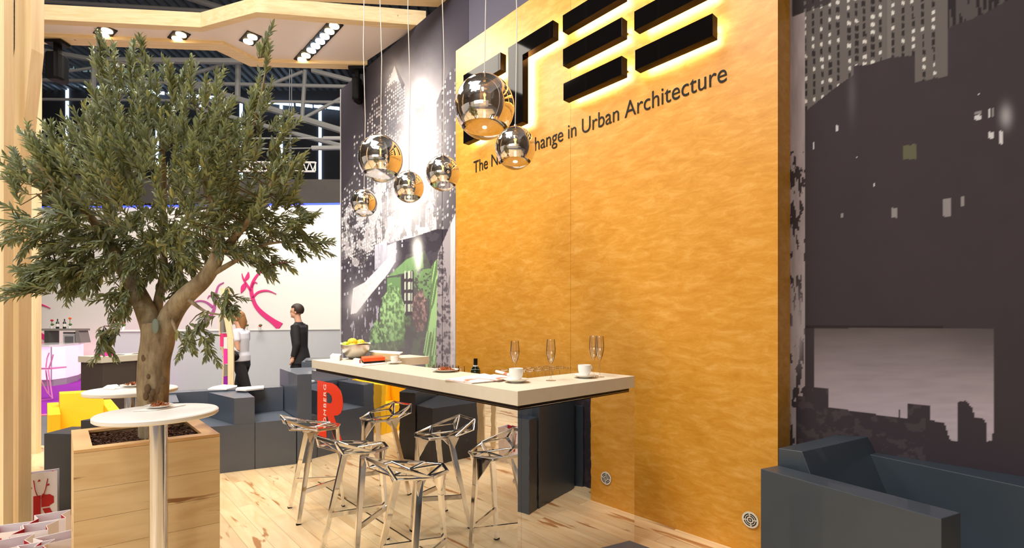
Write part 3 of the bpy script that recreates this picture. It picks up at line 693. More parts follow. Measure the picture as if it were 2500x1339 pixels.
brect(.0, BL-.0, .0, .025, .014, 1.04).build('mirror_panel', 'mirror', bar)
brect(.0, .025, .026, BW_, .014, 1.04).build('mirror_panel', 'mirror', bar)
brect(BL-.025, BL, .026, BW_, .014, 1.04).build('mirror_panel', 'mirror', bar)
brect(.11, BL-.11, .11, .93, .0, .94).build('back_cabinet', 'kiosk', bar)
brect(.08, BL-.08, .103, .95, .94, .965).build('work_shelf', 'white', bar)
# red R on the front mirror
def BF(px, py, off=-.0008): return WP(px, py, off)
def z6(x, y): return (680+x/3.195, 920+y/3.195)
outer = [(303, 28), (375, 45), (420, 52), (455, 75), (482, 110), (498, 160), (503, 205), (499, 250), (485, 285), (462, 303), (432, 306), (455, 380), (478, 452), (512, 548), (440, 505), (420, 440), (398, 370), (380, 308), (374, 312), (374, 482), (303, 455)]
hole = [(376, 125), (395, 130), (412, 148), (419, 175), (416, 198), (405, 212), (376, 205)]
a_r, z_r = [], []
cu = bpy.data.curves.new('logo_letter', 'CURVE'); cu.dimensions = '2D'; cu.fill_mode = 'BOTH'; cu.extrude = .0004
for L_ in (outer, hole):
    sp = cu.splines.new('POLY'); sp.points.add(len(L_)-1); sp.use_cyclic_u = True
    for k, q in enumerate(L_):
        a, z = wl(*z6(*q), -.001); sp.points[k].co = (-a, z, 0, 1)
to = bpy.data.objects.new('tmp', cu); COL.objects.link(to); bpy.context.view_layer.update()
me = bpy.data.meshes.new_from_object(to.evaluated_get(bpy.context.evaluated_depsgraph_get())); bpy.data.objects.remove(to)
for v in me.vertices: v.co = bw(-v.co.x, -.001-v.co.z, v.co.y)-Vector(bar['_o'])
me.materials.clear(); me.materials.append(M['red']); ro = bpy.data.objects.new('logo_letter', me); COL.objects.link(ro); ro.parent = bar; ro['label'] = 'large orange-red letter R on the mirror'
# white vertical name
cu = bpy.data.curves.new('logo_text', 'FONT'); cu.body = 'ROMBERG'; cu.size = 1; cu.extrude = .0004; cu.space_character = 1.25
to = bpy.data.objects.new('tmp', cu); COL.objects.link(to); bpy.context.view_layer.update()
me = bpy.data.meshes.new_from_object(to.evaluated_get(bpy.context.evaluated_depsgraph_get())); bpy.data.objects.remove(to)
xs = [v.co.x for v in me.vertices]; x0, x1 = min(xs), max(xs)
ab, zb = wl(*z6(371, 420), -.002); _, zt = wl(*z6(371, 65), -.002); at, _ = wl(*z6(350, 420), -.002)
k = (zt-zb)/(x1-x0); kk = abs(at-ab)/.72
for v in me.vertices: v.co = bw(ab+v.co.y*kk, -.0022-v.co.z, zb+(v.co.x-x0)*k)-Vector(bar['_o'])
me.materials.clear(); me.materials.append(M['white']); ro2 = bpy.data.objects.new('logo_text', me); COL.objects.link(ro2); ro2.parent = bar; ro2['label'] = 'white vertical company name on the red letter'
# ================================================================== STOOLS
def make_stool(label):
    t = thing('bar_stool', (0, 0, 0), label, 'bar stool', 'polished aluminium bar stools along the bar')
    N = {'A1': (-.205, .115, .765), 'A2': (-.205, -.115, .765), 'B1': (-.175, .145, .70), 'B2': (-.175, -.145, .70), 'C1': (.0, .205, .685), 'C2': (.0, -.205, .685),
         'D1': (.165, .115, .668), 'D2': (.165, -.115, .668), 'G': (.215, 0, .672), 'E': (.015, 0, .648), 'F': (-.11, 0, .672), 'K1': (.05, .09, .655), 'K2': (.05, -.09, .655)}
    o = MB()
    seg = [('A1', 'A2'), ('A1', 'B1'), ('A2', 'B2'), ('A1', 'F'), ('A2', 'F'), ('A1', 'C1'), ('A2', 'C2'), ('B1', 'C1'), ('B2', 'C2'), ('B1', 'F'), ('B2', 'F'), ('C1', 'D1'), ('C2', 'D2'), ('D1', 'G'), ('D2', 'G'),
           ('F', 'K1'), ('F', 'K2'), ('K1', 'C1'), ('K2', 'C2'), ('K1', 'D1'), ('K2', 'D2'), ('K1', 'K2'), ('K1', 'G'), ('K2', 'G')]
    for a, b in seg:
        p, q = Vector(N[a]), Vector(N[b]); d = (q-p).normalized(); o.bar(p-d*.006, q+d*.006, .019, .010, side=(0, 0, 1) if a[0] in 'AC' and b[0] in 'ACD' else (0, 1, 0))
    o.build('seat', 'alu', t, bevel=.002)
    # under-seat casting: folded plates running into the legs
    o = MB()
    o.extr([N['D1'], N['G'], (.205, 0, .50)], (-.006, 0, .0)); o.extr([N['D2'], N['G'], (.205, 0, .50)], (-.006, 0, 0))
    o.build('seat_bracket', 'alu', t)
    MB().extr([N['K1'], (-.06, .15, .66), (-.03, .125, .57)], (.004, -.006, 0)).build('seat_bracket', 'alu', t); MB().extr([N['K2'], (-.06, -.15, .66), (-.03, -.125, .57)], (.004, .006, 0)).build('seat_bracket', 'alu', t)
    for s in (1, -1):
        l = MB().bar((-.01, s*.105, .652), (-.125, s*.195, .004), .040, .022, .030, .018, side=(1, 0, 0)).build('leg', 'alu', t, bevel=.002)
        MB().bar((-.1243, s*.1945, .0085), (-.1258, s*.1956, .0), .033, .021, side=(1, 0, 0)).build('rubber_foot', 'black', l)
    l = MB().bar((.200, 0, .665), (.205, 0, .50), .03, .02, .036, .022, side=(0, 1, 0)).bar((.205, 0, .50), (.245, 0, .004), .036, .022, .030, .018, side=(0, 1, 0)).build('leg', 'alu', t, bevel=.002)
    MB().bar((.2443, 0, .0085), (.2453, 0, .0), .033, .021, side=(0, 1, 0)).build('rubber_foot', 'black', l)
    for s in (1, -1):
        MB().bar((.228, s*.012, .225), (-.088, s*.162, .225), .032, .014, side=(0, 0, 1)).build('foot_rail', 'alu', t)
    return t
stool = make_stool('x')
SP = [((-1.580, 3.835), 33, 'polished aluminium bar stool nearest the far end of the mirrored bar'),
      ((-1.020, 3.180), 50, 'polished aluminium bar stool in the middle, between its two fellows'),
      ((-.560, 2.690), 44, 'polished aluminium bar stool nearest the camera, its feet cut off below')]
for i, ((x, y), an, lb) in enumerate(SP): place(stool, i, (x, y, 0), math.radians(an), lb)
# ================================================================== FOAM SEATING
def fprism(o, pts, z0, z1): return o.prism(pts, z0, z1)
def quad(o, a, b, c, d, z0, z1): return o.prism([a, b, c, d], z0, z1)
# --- sofa pair left of the bar. local frame: e1 along the front, e2 away
O = P(538, 1157); E1 = (P(769, 1128)-O).normalized(); E2 = Vector((-.60, .80, 0))
def S(u, v): return O+E1*u+E2*v
def onfront(px):        # u of the front line at photo x
    k = (px-CX)/F; return (k*O.y-O.x)/(E1.x-k*E1.y)
u575, u644, u769 = onfront(577), onfront(645), onfront(718)
a1 = thing('foam_armchair', S(-.3, .4), 'slate armchair right behind the planter with a raised arm', 'armchair', 'slate foam seats behind the stools')
uL = -.50
def srect(u0, u1, v0, v1, z0, z1, o=None): return (o or MB()).prism([S(u0, v0), S(u1, v0), S(u1, v1), S(u0, v1)], z0, z1)
srect(uL, .30, 0, .78, .0, .47).build('seat', 'foam', a1)
MB().prism([S(.12, 0), S(.30, 0), S(.30, .62), S(-.05, .62)], .471, .735).build('arm', 'foam', a1)
srect(uL, .30, .63, .84, .471, .75).build('backrest', 'foam', a1)
srect(uL, uL+.16, 0, .62, .471, .735).build('arm', 'foam', a1)
a2 = thing('foam_armchair', S(.8, .4), 'slate armchair next to the far end of the bar with a tall block arm', 'armchair', 'slate foam seats behind the stools')
srect(.305, u769+.02, 0, .60, .0, .475).build('seat', 'foam', a2)
srect(.305, u769+.02, .61, .84, .0, .75).build('backrest', 'foam', a2)
srect(u769+.03, u769+.42, 0, .84, .0, .945).build('arm', 'foam', a2)
a3 = thing('foam_block', S(u769+.6, 1.1), 'tall slate foam block with a slanted side behind the far end of the bar', 'seat block')
q = Q(735, 883, 6.2); MB().prism([Q(736, 990, 6.1), Q(800, 990, 6.1), Q(812, 990, 6.8), Q(748, 990, 6.8)], 0, 1.0).build('block', 'foam', a3)
MB().prism([Q(745, 990, 6.15), Q(800, 990, 6.15), Q(812, 990, 6.7), Q(756, 990, 6.7)], 1.001, 1.012).build('top_pad', 'foam_blue', a3)
# papers lying on the sofa backs
def sheet(name, pts, z, th, m, label, cat, group=None):
    return tag(MB().prism([P(x, y, z) for x, y in pts], z, z+th).build(name, m), label, cat, group)
sheet('paper_stack', [(507, 953), (520, 947), (545, 942), (579, 944), (578, 947), (553, 953)], .751, .012, 'paper', 'white papers on the sofa back behind the small table', 'papers')
sheet('paper_stack', [(575, 955), (580, 950), (644, 945), (644, 951), (600, 956)], .751, .016, 'paper', 'long white paper stack on the sofa back between the two armchairs', 'papers')
# --- yellow armchair
def ychair():
    t = thing('foam_armchair', P(205, 1060, 0), 'bright yellow foam armchair behind the small round tables', 'armchair')
    Z = .66; A = P(116, 1014, Z); B = P(294, 1002, Z); d = (B-A); d.z = 0; wd = d.length; d.normalize(); n = Vector((-.69, .72, 0)).normalized()
    A.z = 0
    def R(u0, u1, v0, v1, z0, z1, nm): 
        return MB().prism([A+d*u0+n*v0, A+d*u1+n*v0, A+d*u1+n*v1, A+d*u0+n*v1], z0, z1).build(nm, 'yellow', t, bevel=.004)
    R(0, .09, 0, .92, 0, Z, 'arm'); R(wd-.09, wd, 0, .92, 0, Z, 'arm'); R(.091, wd-.091, .0, .6, 0, .36, 'seat')
    MB().extr([A+d*.091+n*.40+Vector((0, 0, .361)), A+d*.091+n*.52+Vector((0, 0, .79)), A+d*.091+n*.72+Vector((0, 0, .79)), A+d*.091+n*.72+Vector((0, 0, .361))], d*(wd-.182)).build('backrest', 'yellow', t, bevel=.004)
ychair()
# --- black armchair behind the planter
t = thing('foam_armchair', (-3.2, 4.1, 0), 'charcoal foam armchair standing left behind the wooden planter', 'armchair')
A = P(107, 1257); Z = .63
MB().prism([A, (-3.36, 3.78), (-3.32, 4.06), (A.x-.02, 4.06)], 0, Z).build('arm', 'foam_black', t, bevel=.004)
MB().prism([(-3.355, 3.79), (-2.60, 3.85), (-2.66, 4.05), (-3.31, 4.05)], 0, .735).build('backrest', 'foam_black', t, bevel=.004)
MB().prism([(-2.87, 3.22), (-2.42, 3.62), (-2.61, 3.84), (-3.34, 3.77)], 0, .60).build('seat', 'foam_black', t, bevel=.004)
# --- big armchair at the right wall
t = thing('foam_armchair', (1.9, 2.3, 0), 'large dark blue-grey foam armchair against the night city mural', 'armchair')
Za = .74
def p2(x, y, z=Za): v = P(x, y, z); v.z = 0; return v
K, Ki, J, Ji = p2(1857, 1145), p2(1900, 1137), p2(2298, 1268), p2(2346, 1253)
MB().prism([K, J, Ji, Ki], 0, Za).build('arm', 'foam_blue', t, bevel=.003)
G0, G1 = p2(2162, 1118), p2(2500, 1189.6)
gd = (G1-G0); G0b = G0-gd*.5; G1b = G1+gd*.25
wa = lambda v: bw((v-C0).dot(D1), NM-.006)
MB().prism([G0b+Vector((.0, .0, 0)), G1b, wa(G1b), wa(G0b)], 0, Za).build('arm', 'foam_blue', t, bevel=.003)
# back block with sloping face between the arms
T0, T1, T2, T3 = P(1900, 1095, .828), P(1958, 1103, .828), P(2122, 1065, .828), P(2045, 1061, .828)
T2, T3 = T2-D2*.03, T3-D2*.03
sd = (J-K).normalized()
bb = MB(); i = 0
low = [Vector((T0.x, T0.y, .0)), Vector((T1.x, T1.y, 0))+sd*.34, Vector((T2.x, T2.y, 0))+sd*.34+Vector((-.0, -.0, 0)), Vector((T3.x, T3.y, .0))]
top = [T0, T1, T2, T3]
nv = [tuple(v) for v in low]+[tuple(v) for v in top]; bb.v = nv
bb.f = [(3, 2, 1, 0), (4, 5, 6, 7), (0, 1, 5, 4), (1, 2, 6, 5), (2, 3, 7, 6), (3, 0, 4, 7)]; bb.m = [0]*6
for v in range(8):
    pass
bb.build('backrest', 'foam_blue', t, bevel=.003)
s0 = Vector((T1.x, T1.y, 0))+sd*.1; s1 = Vector((T2.x, T2.y, 0))+sd*.1
MB().prism([Ki+sd*.12, Ji-sd*.02, G1b, G0+gd*.0], 0, .36).build('seat', 'foam_blue', t, bevel=.003)
# --- pouf at the bottom edge
pf = [P(1455, 1341, .42), P(1537, 1320, .42), P(1592, 1340, .42)]; c = pf[0]+(pf[2]-pf[1])
MB_ = MB().prism([pf[0], pf[1], pf[2], c], 0, .42)
tag(MB_.build('foam_pouf', 'foam_blue', bevel=.003), 'dark blue-grey foam pouf corner at the bottom in front of the bar end', 'pouf')
# ================================================================== PLANTER AND TABLES
Zp = .995
rf_, lf_, lb_, rb_ = P(536.8, 1059.6, Zp), P(179.7, 1101.5, Zp), P(173.8, 1051, Zp), P(476.8, 1018.6, Zp)
def lerp(a, b, t): return a+(b-a)*t
def inset(pts, ins):
    c = sum(pts, Vector((0, 0, 0)))/4; out = []
    n = len(pts)
    for k in range(n):
        p = pts[k]; e1 = (pts[(k+1) % n]-p).normalized(); e2 = (pts[k-1]-p).normalized()
        s = (1-e1.dot(e2)**2)**.5; out.append(p+(e1+e2)*(ins/s))
    return out
pl = [lf_, rf_, rb_, lb_]
cen = sum(pl, Vector((0, 0, 0)))/4
pt = thing('planter', (cen.x, cen.y, 0), 'square maple planter box filled with bark mulch, holding the olive tree', 'planter')
inn = inset(pl, .058); inn2 = inset(pl, .03)
Mp = woodmat('maple_board', (232, 204, 156), (216, 182, 130), (150, 104, 60), grain=(3.4, 3.4, 22), rough=.42, knots=False, streaks=(.60, .66))
for k in range(4):
    a, b = pl[k], pl[(k+1) % 4]; c, d = inn2[(k+1) % 4], inn2[k]
    o = MB()
    zs = [0, .115, .235, .355, .475, .595, .715, .835, Zp-.012]
    for z0_, z1_ in zip(zs, zs[1:]): o.prism([a, b, c, d], z0_, z1_-.0012)
    o.build('side_panel', Mp, pt)
for k in range(4):
    a, b = pl[k], pl[(k+1) % 4]; c, d = inn[(k+1) % 4], inn[k]
    MB().prism([a, b, c, d], Zp-.012, Zp).build('rim', 'maple_v', pt)
    c2, d2 = inset(pl, .047)[(k+1) % 4], inset(pl, .047)[k]
o = MB(); 
inn3 = inset(pl, .056)
o.prism(inn3, Zp-.2, Zp-.032); o.build('soil', 'soil', pt)
o = MB(); rs = random.Random(3)
for _ in range(900):
    u, v = rs.random(), rs.random(); p = lerp(lerp(inn3[0], inn3[1], u), lerp(inn3[3], inn3[2], u), v)
    p = cen+(p-cen)*.97; p.z = Zp-.030+rs.random()*.014
    d = Vector((rs.uniform(-1, 1), rs.uniform(-1, 1), rs.uniform(-.4, .4))).normalized(); l = rs.uniform(.006, .02)
    o.bar(p-d*l/2, p+d*l/2, rs.uniform(.004, .009), .003)
mu = o.build('mulch', mat('bark_chips', (84, 54, 38), .95, noise=.5, scale=70), pt); mu['kind'] = 'stuff'
def small_table(px, py, Z, wpx, pxbase, label, used=None):
    c = P(px, py, Z); r = wpx/F*c.y/2*.985
    t = thing('bistro_table', (c.x, c.y, 0), label, 'table', 'small round standing tables by the olive tree')
    MB().lathe([(.0001, 0), (r-.006, 0), (r, .005), (r, .017), (r-.004, .021), (.0001, .021)], (c.x, c.y, Z-.021), 64, False, False).build('table_top', 'white', t, smooth=True)
    MB().lathe([(.031, .016), (.031, Z-.024), (.09, Z-.0235), (.09, Z-.0212)], (c.x, c.y, 0), 32).build('pole', 'chrome', t, smooth=True)
    MB().lathe([(.142, 0), (.142, .008), (.05, .016), (.032, .02)], (c.x, c.y, 0), 40).build('base', 'chrome', t, smooth=True)
    return t, c, r
t1, c1, r1 = small_table(387, 1005.5, 1.143, 256, 387, 'round white pole table in front of the planter')
t2, c2, r2 = small_table(322, 950.5, 1.143, 190, 325, 'round white pole table behind the tree trunk')
def snackplate(c, s, rz, label):
    t = thing('snack_plate', c, label, 'plate', 'plates of brown crisps on napkins on the white tables')
    o = MB(); R_ = Matrix.Rotation(rz, 3, 'Z')
    nap = [Vector(c)+R_@Vector(v)*s for v in ((-.105, -.06, 0), (.0, -.078, 0), (.115, .04, 0), (.01, .07, 0))]
    o.prism(nap, c[2]+.0005, c[2]+.003); o.build('napkin', 'paper', t)
    MB().lathe([(.0001, .004), (.035*s, .004), (.062*s, .013), (.064*s, .015), (.035*s, .007), (.0001, .007)], c, 28, False, False).build('plate', 'china', t, smooth=True)
    o = MB(); r_ = random.Random(int(c[0]*1000))
    for _ in range(26):
        a = r_.random()*6.28; q = r_.random()**.6*.045*s; p = Vector((c[0]+q*math.cos(a), c[1]+q*math.sin(a), c[2]+.012+r_.random()*.012*(1.3-q/.045/s)))
        d = Vector((r_.uniform(-1, 1), r_.uniform(-1, 1), r_.uniform(-.5, .7))).normalized(); o.bar(p-d*.014*s, p+d*.014*s, .012*s, .002, .004*s)
    k = o.build('crisps', 'snack', t); k['kind'] = 'stuff'
p_ = P(388, 998, 1.143); snackplate((p_.x, p_.y, 1.1435), .78, .5, 'small plate of brown crisps on the table in front of the planter')
p_ = P(322, 946, 1.143); snackplate((p_.x, p_.y, 1.1435), .85, .4, 'small plate of brown crisps on the table behind the trunk')
p_ = [P(x, y, 1.144) for x, y in ((250, 950), (262, 943), (285, 941), (290, 944), (278, 953))]
tag(MB().prism(p_, 1.144, 1.149).build('napkin', 'paper'), 'folded white napkins at the left of the table behind the trunk', 'napkin')
# ================================================================== OLIVE TREE
TYd = cen.y+.0
def T(px, py, dy=0.0): return Q(px, py, TYd+dy)
tr = thing('olive_tree', (Q(372, 1060, TYd).x, TYd, Zp-.06), 'bushy olive tree with twin-forked trunk growing from the maple planter', 'tree')
s_ = TYd/F
trunk = MB()
def limb(o, pts, wpx, n=14, sub=6, jit=.0):
    P3 = [T(*p) for p in pts]; R3 = [w_*s_/2 for w_ in wpx]
    pp, rr = [], []
    for k in range(len(P3)-1):
        for j in range(sub):
            t = j/sub; p0 = P3[max(k-1, 0)]; p1, p2_ = P3[k], P3[k+1]; p3 = P3[min(k+2, len(P3)-1)]
            q = .5*((2*p1)+(-p0+p2_)*t+(2*p0-5*p1+4*p2_-p3)*t*t+(-p0+3*p1-3*p2_+p3)*t**3)
            pp.append(q); rr.append(R3[k]+(R3[k+1]-R3[k])*t)
    pp.append(P3[-1]); rr.append(R3[-1])
    o.tube(pp, rr, n, True, ref=(0, 1, 0)); return pp, rr
limbs = []
limbs.append(limb(trunk, [(368, 1075, 0), (368, 1055, 0), (374, 1000, 0), (374, 940, 0), (377, 880, 0), (386, 830, 0), (384, 790, 0)], [52, 50, 60, 66, 66, 70, 66], n=20))
limbs.append(limb(trunk, [(378, 830, 0), (362, 775, .0), (335, 715, .02), (298, 650, .04), (268, 600, .02), (228, 540, -.05), (180, 470, -.08)], [48, 46, 40, 34, 26, 18, 9]))
limbs.append(limb(trunk, [(392, 835, 0), (418, 770, 0), (452, 725, -.02), (500, 680, -.02), (530, 625, 0), (532, 560, .02), (545, 480, .05)], [48, 48, 42, 36, 30, 20, 10]))
limbs.append(limb(trunk, [(380, 800, .03), (386, 740, .06), (400, 660, .1), (396, 560, .12), (400, 420, .1), (390, 280, .08)], [26, 22, 18, 15, 11, 5]))
limbs.append(limb(trunk, [(298, 650, .04), (250, 640, -.02), (180, 650, -.1), (120, 660, -.15), (70, 690, -.2)], [18, 13, 9, 6, 3]))
limbs.append(limb(trunk, [(268, 600, .02), (262, 500, .1), (270, 380, .15), (262, 240, .1), (262, 150, .05)], [20, 15, 11, 7, 3]))
limbs.append(limb(trunk, [(530, 625, 0), (590, 560, -.05), (650, 470, -.1), (690, 400, -.12)], [22, 15, 9, 4]))
limbs.append(limb(trunk, [(500, 680, -.02), (570, 640, .0), (640, 600, 0), (720, 590, .02), (775, 600, .02)], [16, 11, 7, 5, 2]))
limbs.append(limb(trunk, [(532, 560, .02), (500, 440, .1), (520, 330, .12), (500, 220, .1)], [18, 12, 8, 4]))
limbs.append(limb(trunk, [(545, 480, .05), (600, 360, .0), (640, 220, -.02), (652, 130, -.02)], [14, 8, 5, 2]))
limbs.append(limb(trunk, [(228, 540, -.05), (150, 470, -.15), (90, 400, -.2)], [14, 8, 4]))
limbs.append(limb(trunk, [(335, 715, .02), (290, 760, -.08), (265, 810, -.12)], [14, 7, 3]))
limbs.append(limb(trunk, [(452, 725, -.02), (500, 760, -.08), (545, 770, -.1)], [12, 6, 3]))
limbs.append(limb(trunk, [(418, 770, 0), (430, 810, -.08), (452, 850, -.1)], [10, 5, 2]))
def barkmat():
    m, nt, b = newmat('olive_bark'); L = nt.links.new; b.inputs['Roughness'].default_value = .9
    tc = nt.nodes.new('ShaderNodeTexCoord'); mp = nt.nodes.new('ShaderNodeMapping'); mp.inputs['Scale'].default_value = (16, 16, 5); L(tc.outputs['Object'], mp.inputs[0])
    n = nt.nodes.new('ShaderNodeTexNoise'); n.inputs['Scale'].default_value = 1.6; n.inputs['Detail'].default_value = 8; n.inputs['Roughness'].default_value = .65; L(mp.outputs[0], n.inputs['Vector'])
    r = ramp(nt, [(.28, (92, 78, 58)), (.45, (144, 126, 98)), (.62, (174, 158, 126)), (.8, (192, 180, 154))]); L(n.outputs['Fac'], r.inputs[0]); L(r.outputs[0], b.inputs['Base Color'])
    bp = nt.nodes.new('ShaderNodeBump'); bp.inputs['Strength'].default_value = .6; bp.inputs['Distance'].default_value = .01; L(n.outputs['Fac'], bp.inputs['Height']); L(bp.outputs['Normal'], b.inputs['Normal'])
    return m
# knots are lumps modelled on the trunk surface
kn = random.Random(2)
tk_o = trunk.build('trunk', barkmat(), tr, smooth=True)
km = mat('dark_knot', (104, 84, 62), .95, noise=.3, scale=60)
for (x, y, r) in ((352, 875, 8), (362, 920, 5), (398, 930, 8), (360, 950, 9), (372, 960, 7), (356, 968, 8), (385, 955, 6), (368, 975, 6)):
    c = T(x, y, -.058); k = r*s_; MB().blob(tuple(c), (k*.85, k*.45, k*1.35), 10, 6).build('bark_knot', km, tk_o, smooth=True)
MB().blob(tuple(T(379, 797, -.067)), (.016, .004, .034), 10, 6).build('tag_plate', mat('green_tag', (120, 132, 118), .5), tk_o, smooth=True)
# foliage: twigs with opposite leaves, grouped in lobes of the crown
LOBES = [(385, 440, 0, 235, 190, 210, 128), (220, 430, -.05, 140, 160, 190, 70), (560, 430, 0, 150, 160, 190, 75), (300, 275, .05, 110, 105, 150, 40), (480, 275, .05, 120, 105, 150, 40), (262, 180, .03, 45, 80, 60, 14), (340, 190, .03, 50, 70, 60, 12), (415, 200, .03, 45, 70, 60, 12),
         (640, 260, 0, 35, 90, 50, 12), (652, 130, -.02, 12, 38, 20, 4), (110, 400, -.1, 75, 90, 100, 24), (50, 430, -.15, 30, 60, 40, 8), (60, 560, -.15, 50, 60, 60, 10), (130, 560, -.12, 80, 70, 90, 22), (130, 665, -.12, 90, 30, 60, 22), (70, 705, -.18, 30, 14, 30, 4), (215, 620, -.05, 90, 70, 90, 22),
         (200, 700, -.1, 50, 25, 50, 9), (285, 745, -.08, 38, 35, 40, 8), (262, 825, -.12, 26, 36, 30, 7), (330, 640, .05, 70, 60, 100, 15), (420, 610, .1, 90, 60, 120, 26), (430, 690, .08, 50, 60, 60, 8), (600, 560, 0, 100, 85, 110, 32), (690, 420, -.05, 50, 90, 70, 18), (690, 330, -.05, 30, 60, 40, 6),
         (700, 530, 0, 55, 70, 60, 13), (735, 590, 0, 45, 24, 40, 7), (785, 600, .02, 14, 12, 14, 3), (640, 640, 0, 60, 30, 50, 10), (560, 745, -.08, 38, 30, 36, 5), (500, 790, -.1, 36, 24, 40, 3), (450, 830, -.1, 18, 34, 26, 3), (505, 850, -.1, 18, 14, 20, 2), (470, 580, .1, 60, 60, 80, 10), (340, 560, .05, 80, 60, 100, 12), (330, 750, .05, 30, 40, 40, 4)]
rt = random.Random(11)
LV = []; LF = []; LC = []; tw = MB()
allp = [(p, r) for pp, rr in limbs[1:] for p, r in zip(pp, rr)]
crown = T(390, 470)
def leaf(base, d, up, ln, wd, col):
    sd = d.cross(up)
    if sd.length < 1e-4: sd = Vector((1, 0, 0))
    sd.normalize(); nn = sd.cross(d).normalized(); i = len(LV)
    fold = wd*.25; bend = nn*(-ln*.06)
    LV.extend([base, base+d*ln*.33+sd*wd*.5+nn*fold, base+d*ln*.33+bend*.3, base+d*ln*.33-sd*wd*.5+nn*fold, base+d*ln*.7+sd*wd*.42+nn*fold+bend, base+d*ln*.7+bend, base+d*ln*.7-sd*wd*.42+nn*fold+bend, base+d*ln+bend*2])
    LF.extend([(i, i+2, i+1), (i, i+3, i+2), (i+1, i+2, i+5, i+4), (i+2, i+3, i+6, i+5), (i+4, i+5, i+7), (i+5, i+6, i+7)]); LC.extend([col]*6)
def rv(): 
    while True:
        v = Vector((rt.uniform(-1, 1), rt.uniform(-1, 1), rt.uniform(-1, 1)))
        if .05 < v.length < 1: return v
for (lx, ly, ld, sx_, sy_, sz_, cnt) in LOBES:
    for _ in range(int(cnt*(1.75 if ly > 590 and ly < 700 and lx < 460 else .85 if ly < 280 else 1.25))):
        v = rv(); 
        if rt.random() < .6: v = v.normalized()*(v.length**.45)
        c = T(lx+v.x*sx_*.88, ly+v.z*sy_*.88, ld+v.y*sz_*s_)
        out = (c-crown).normalized()
        d = (out*.75+Vector((0, 0, 1.1 if ly < 520 else .15))+rv()*.6).normalized()
        ln = rt.uniform(.07, .15)*(1.25 if ly < 300 else 1)
        base = c-d*ln*.5
        # small branch back to the nearest limb for some twigs
        if rt.random() < .30:
            q, r = min(allp, key=lambda a: (a[0]-base).length)
            if (q-base).length < .32: mid = (q+base)/2+rv()*.012; tw.tube([q, mid, base], [min(r, .0035), .0025, .0015], 5)
        tip = base+d*ln; tw.tube([base, (base+tip)/2+rv()*.006, tip], [.0017, .0013, .0007], 4)
        n_ = int(ln/.0100); side = rv(); tone = rt.random()
        for k in range(n_+1):
            t = k/n_; b = base+(tip-base)*t
            side = (side-d*side.dot(d)).normalized()
            for s2 in (1, -1):
                dd = (d*(.85+.5*t)+side*s2*.62+rv()*.25).normalized()
                up = (Vector((0, -.45, .8))+rv()*.7)
                l = rt.uniform(.033, .054)*(1-.2*t)
                g = min(1, max(0, .5*tone+.5*rt.random())); young = rt.random() < (.10 if b.x < crown.x else .20)
                col = (.12+.22*g, .145+.23*g, .06+.115*g) if not young else (.34, .34, .12)
                if rt.random() < .16: col = (.24, .27, .19)
                leaf(b, dd, up, l, l*rt.uniform(.24, .33), col)
            side = Matrix.Rotation(1.55, 3, d) @ side
me = bpy.data.meshes.new('foliage'); off = Vector(tr['_o'])
me.from_pydata([tuple(v-off) for v in LV], [], LF)
ca = me.color_attributes.new('tone', 'FLOAT_COLOR', 'CORNER'); arr = np.ones((len(me.loops), 4), np.float32); li = 0
tot = np.array([len(f) for f in LF]); arr[:, :3] = np.repeat(np.array(LC, np.float32), tot, axis=0); ca.data.foreach_set('color', arr.ravel())
m, nt, b = newmat('olive_leaf'); a = nt.nodes.new('ShaderNodeVertexColor'); a.layer_name = 'tone'; nt.links.new(a.outputs[0], b.inputs['Base Color']); b.inputs['Roughness'].default_value = .42
b.inputs['Specular IOR Level'].default_value = .5
trn = nt.nodes.new('ShaderNodeBsdfTranslucent'); nt.links.new(a.outputs[0], trn.inputs[0]); ms = nt.nodes.new('ShaderNodeMixShader'); ms.inputs[0].default_value = .22
nt.links.new(b.outputs[0], ms.inputs[1]); nt.links.new(trn.outputs[0], ms.inputs[2]); nt.links.new(ms.outputs[0], nt.nodes['Material Output'].inputs[0])
me.materials.append(m); fo_ = bpy.data.objects.new('foliage', me); COL.objects.link(fo_); fo_.parent = tr; fo_['kind'] = 'stuff'; fo_['_o'] = tuple(off)
tw.build('twigs', mat('twig_bark', (112, 96, 66), .85), tr)['kind'] = 'stuff'
# ================================================================== PENDANT LAMPS
def make_ball(r):
    t = thing('mirror_ball_pendant', (0, 0, 0), 'x', 'pendant lamp', 'mirrored glass ball lamps hanging over the bar')
    zc = math.sin(math.radians(-40))
    MB().ball((0, 0, 0), r, 1.05, 48, 30, zc, .995).build('mirrored_shell', 'halfmirror', t, smooth=True)
    MB().ball((0, 0, 0), r*.998, 1.05, 48, 12, -1, zc).build('clear_bowl', 'glassthin', t, smooth=True)
    MB().lathe([(.006, r*1.20), (.011, r*1.13), (.011, r*1.04), (.016, r*1.035)], (0, 0, 0), 16).build('cap', 'chrome', t, smooth=True)
    MB().lathe([(.001, -.72*r), (.014, -.70*r), (.019, -.60*r), (.014, -.48*r), (.008, -.42*r), (.008, -.15*r)], (0, 0, 0), 16).build('bulb', 'bulb', t, smooth=True)
    MB().tube([(0, 0, r*1.19), (.012, 0, r*1.19+.7), (-.008, 0, r*1.19+1.4), (.004, 0, r*1.19+2.2), (0, 0, 5.6)], .0035, 6).build('cord', 'cord', t)
    return t
m, nt, b = newmat('thin_glass'); nt.nodes.remove(b); gl = nt.nodes.new('ShaderNodeBsdfGlossy'); gl.inputs[1].default_value = .02; tp = nt.nodes.new('ShaderNodeBsdfTransparent'); tp.inputs[0].default_value = (.99, .985, .975, 1)
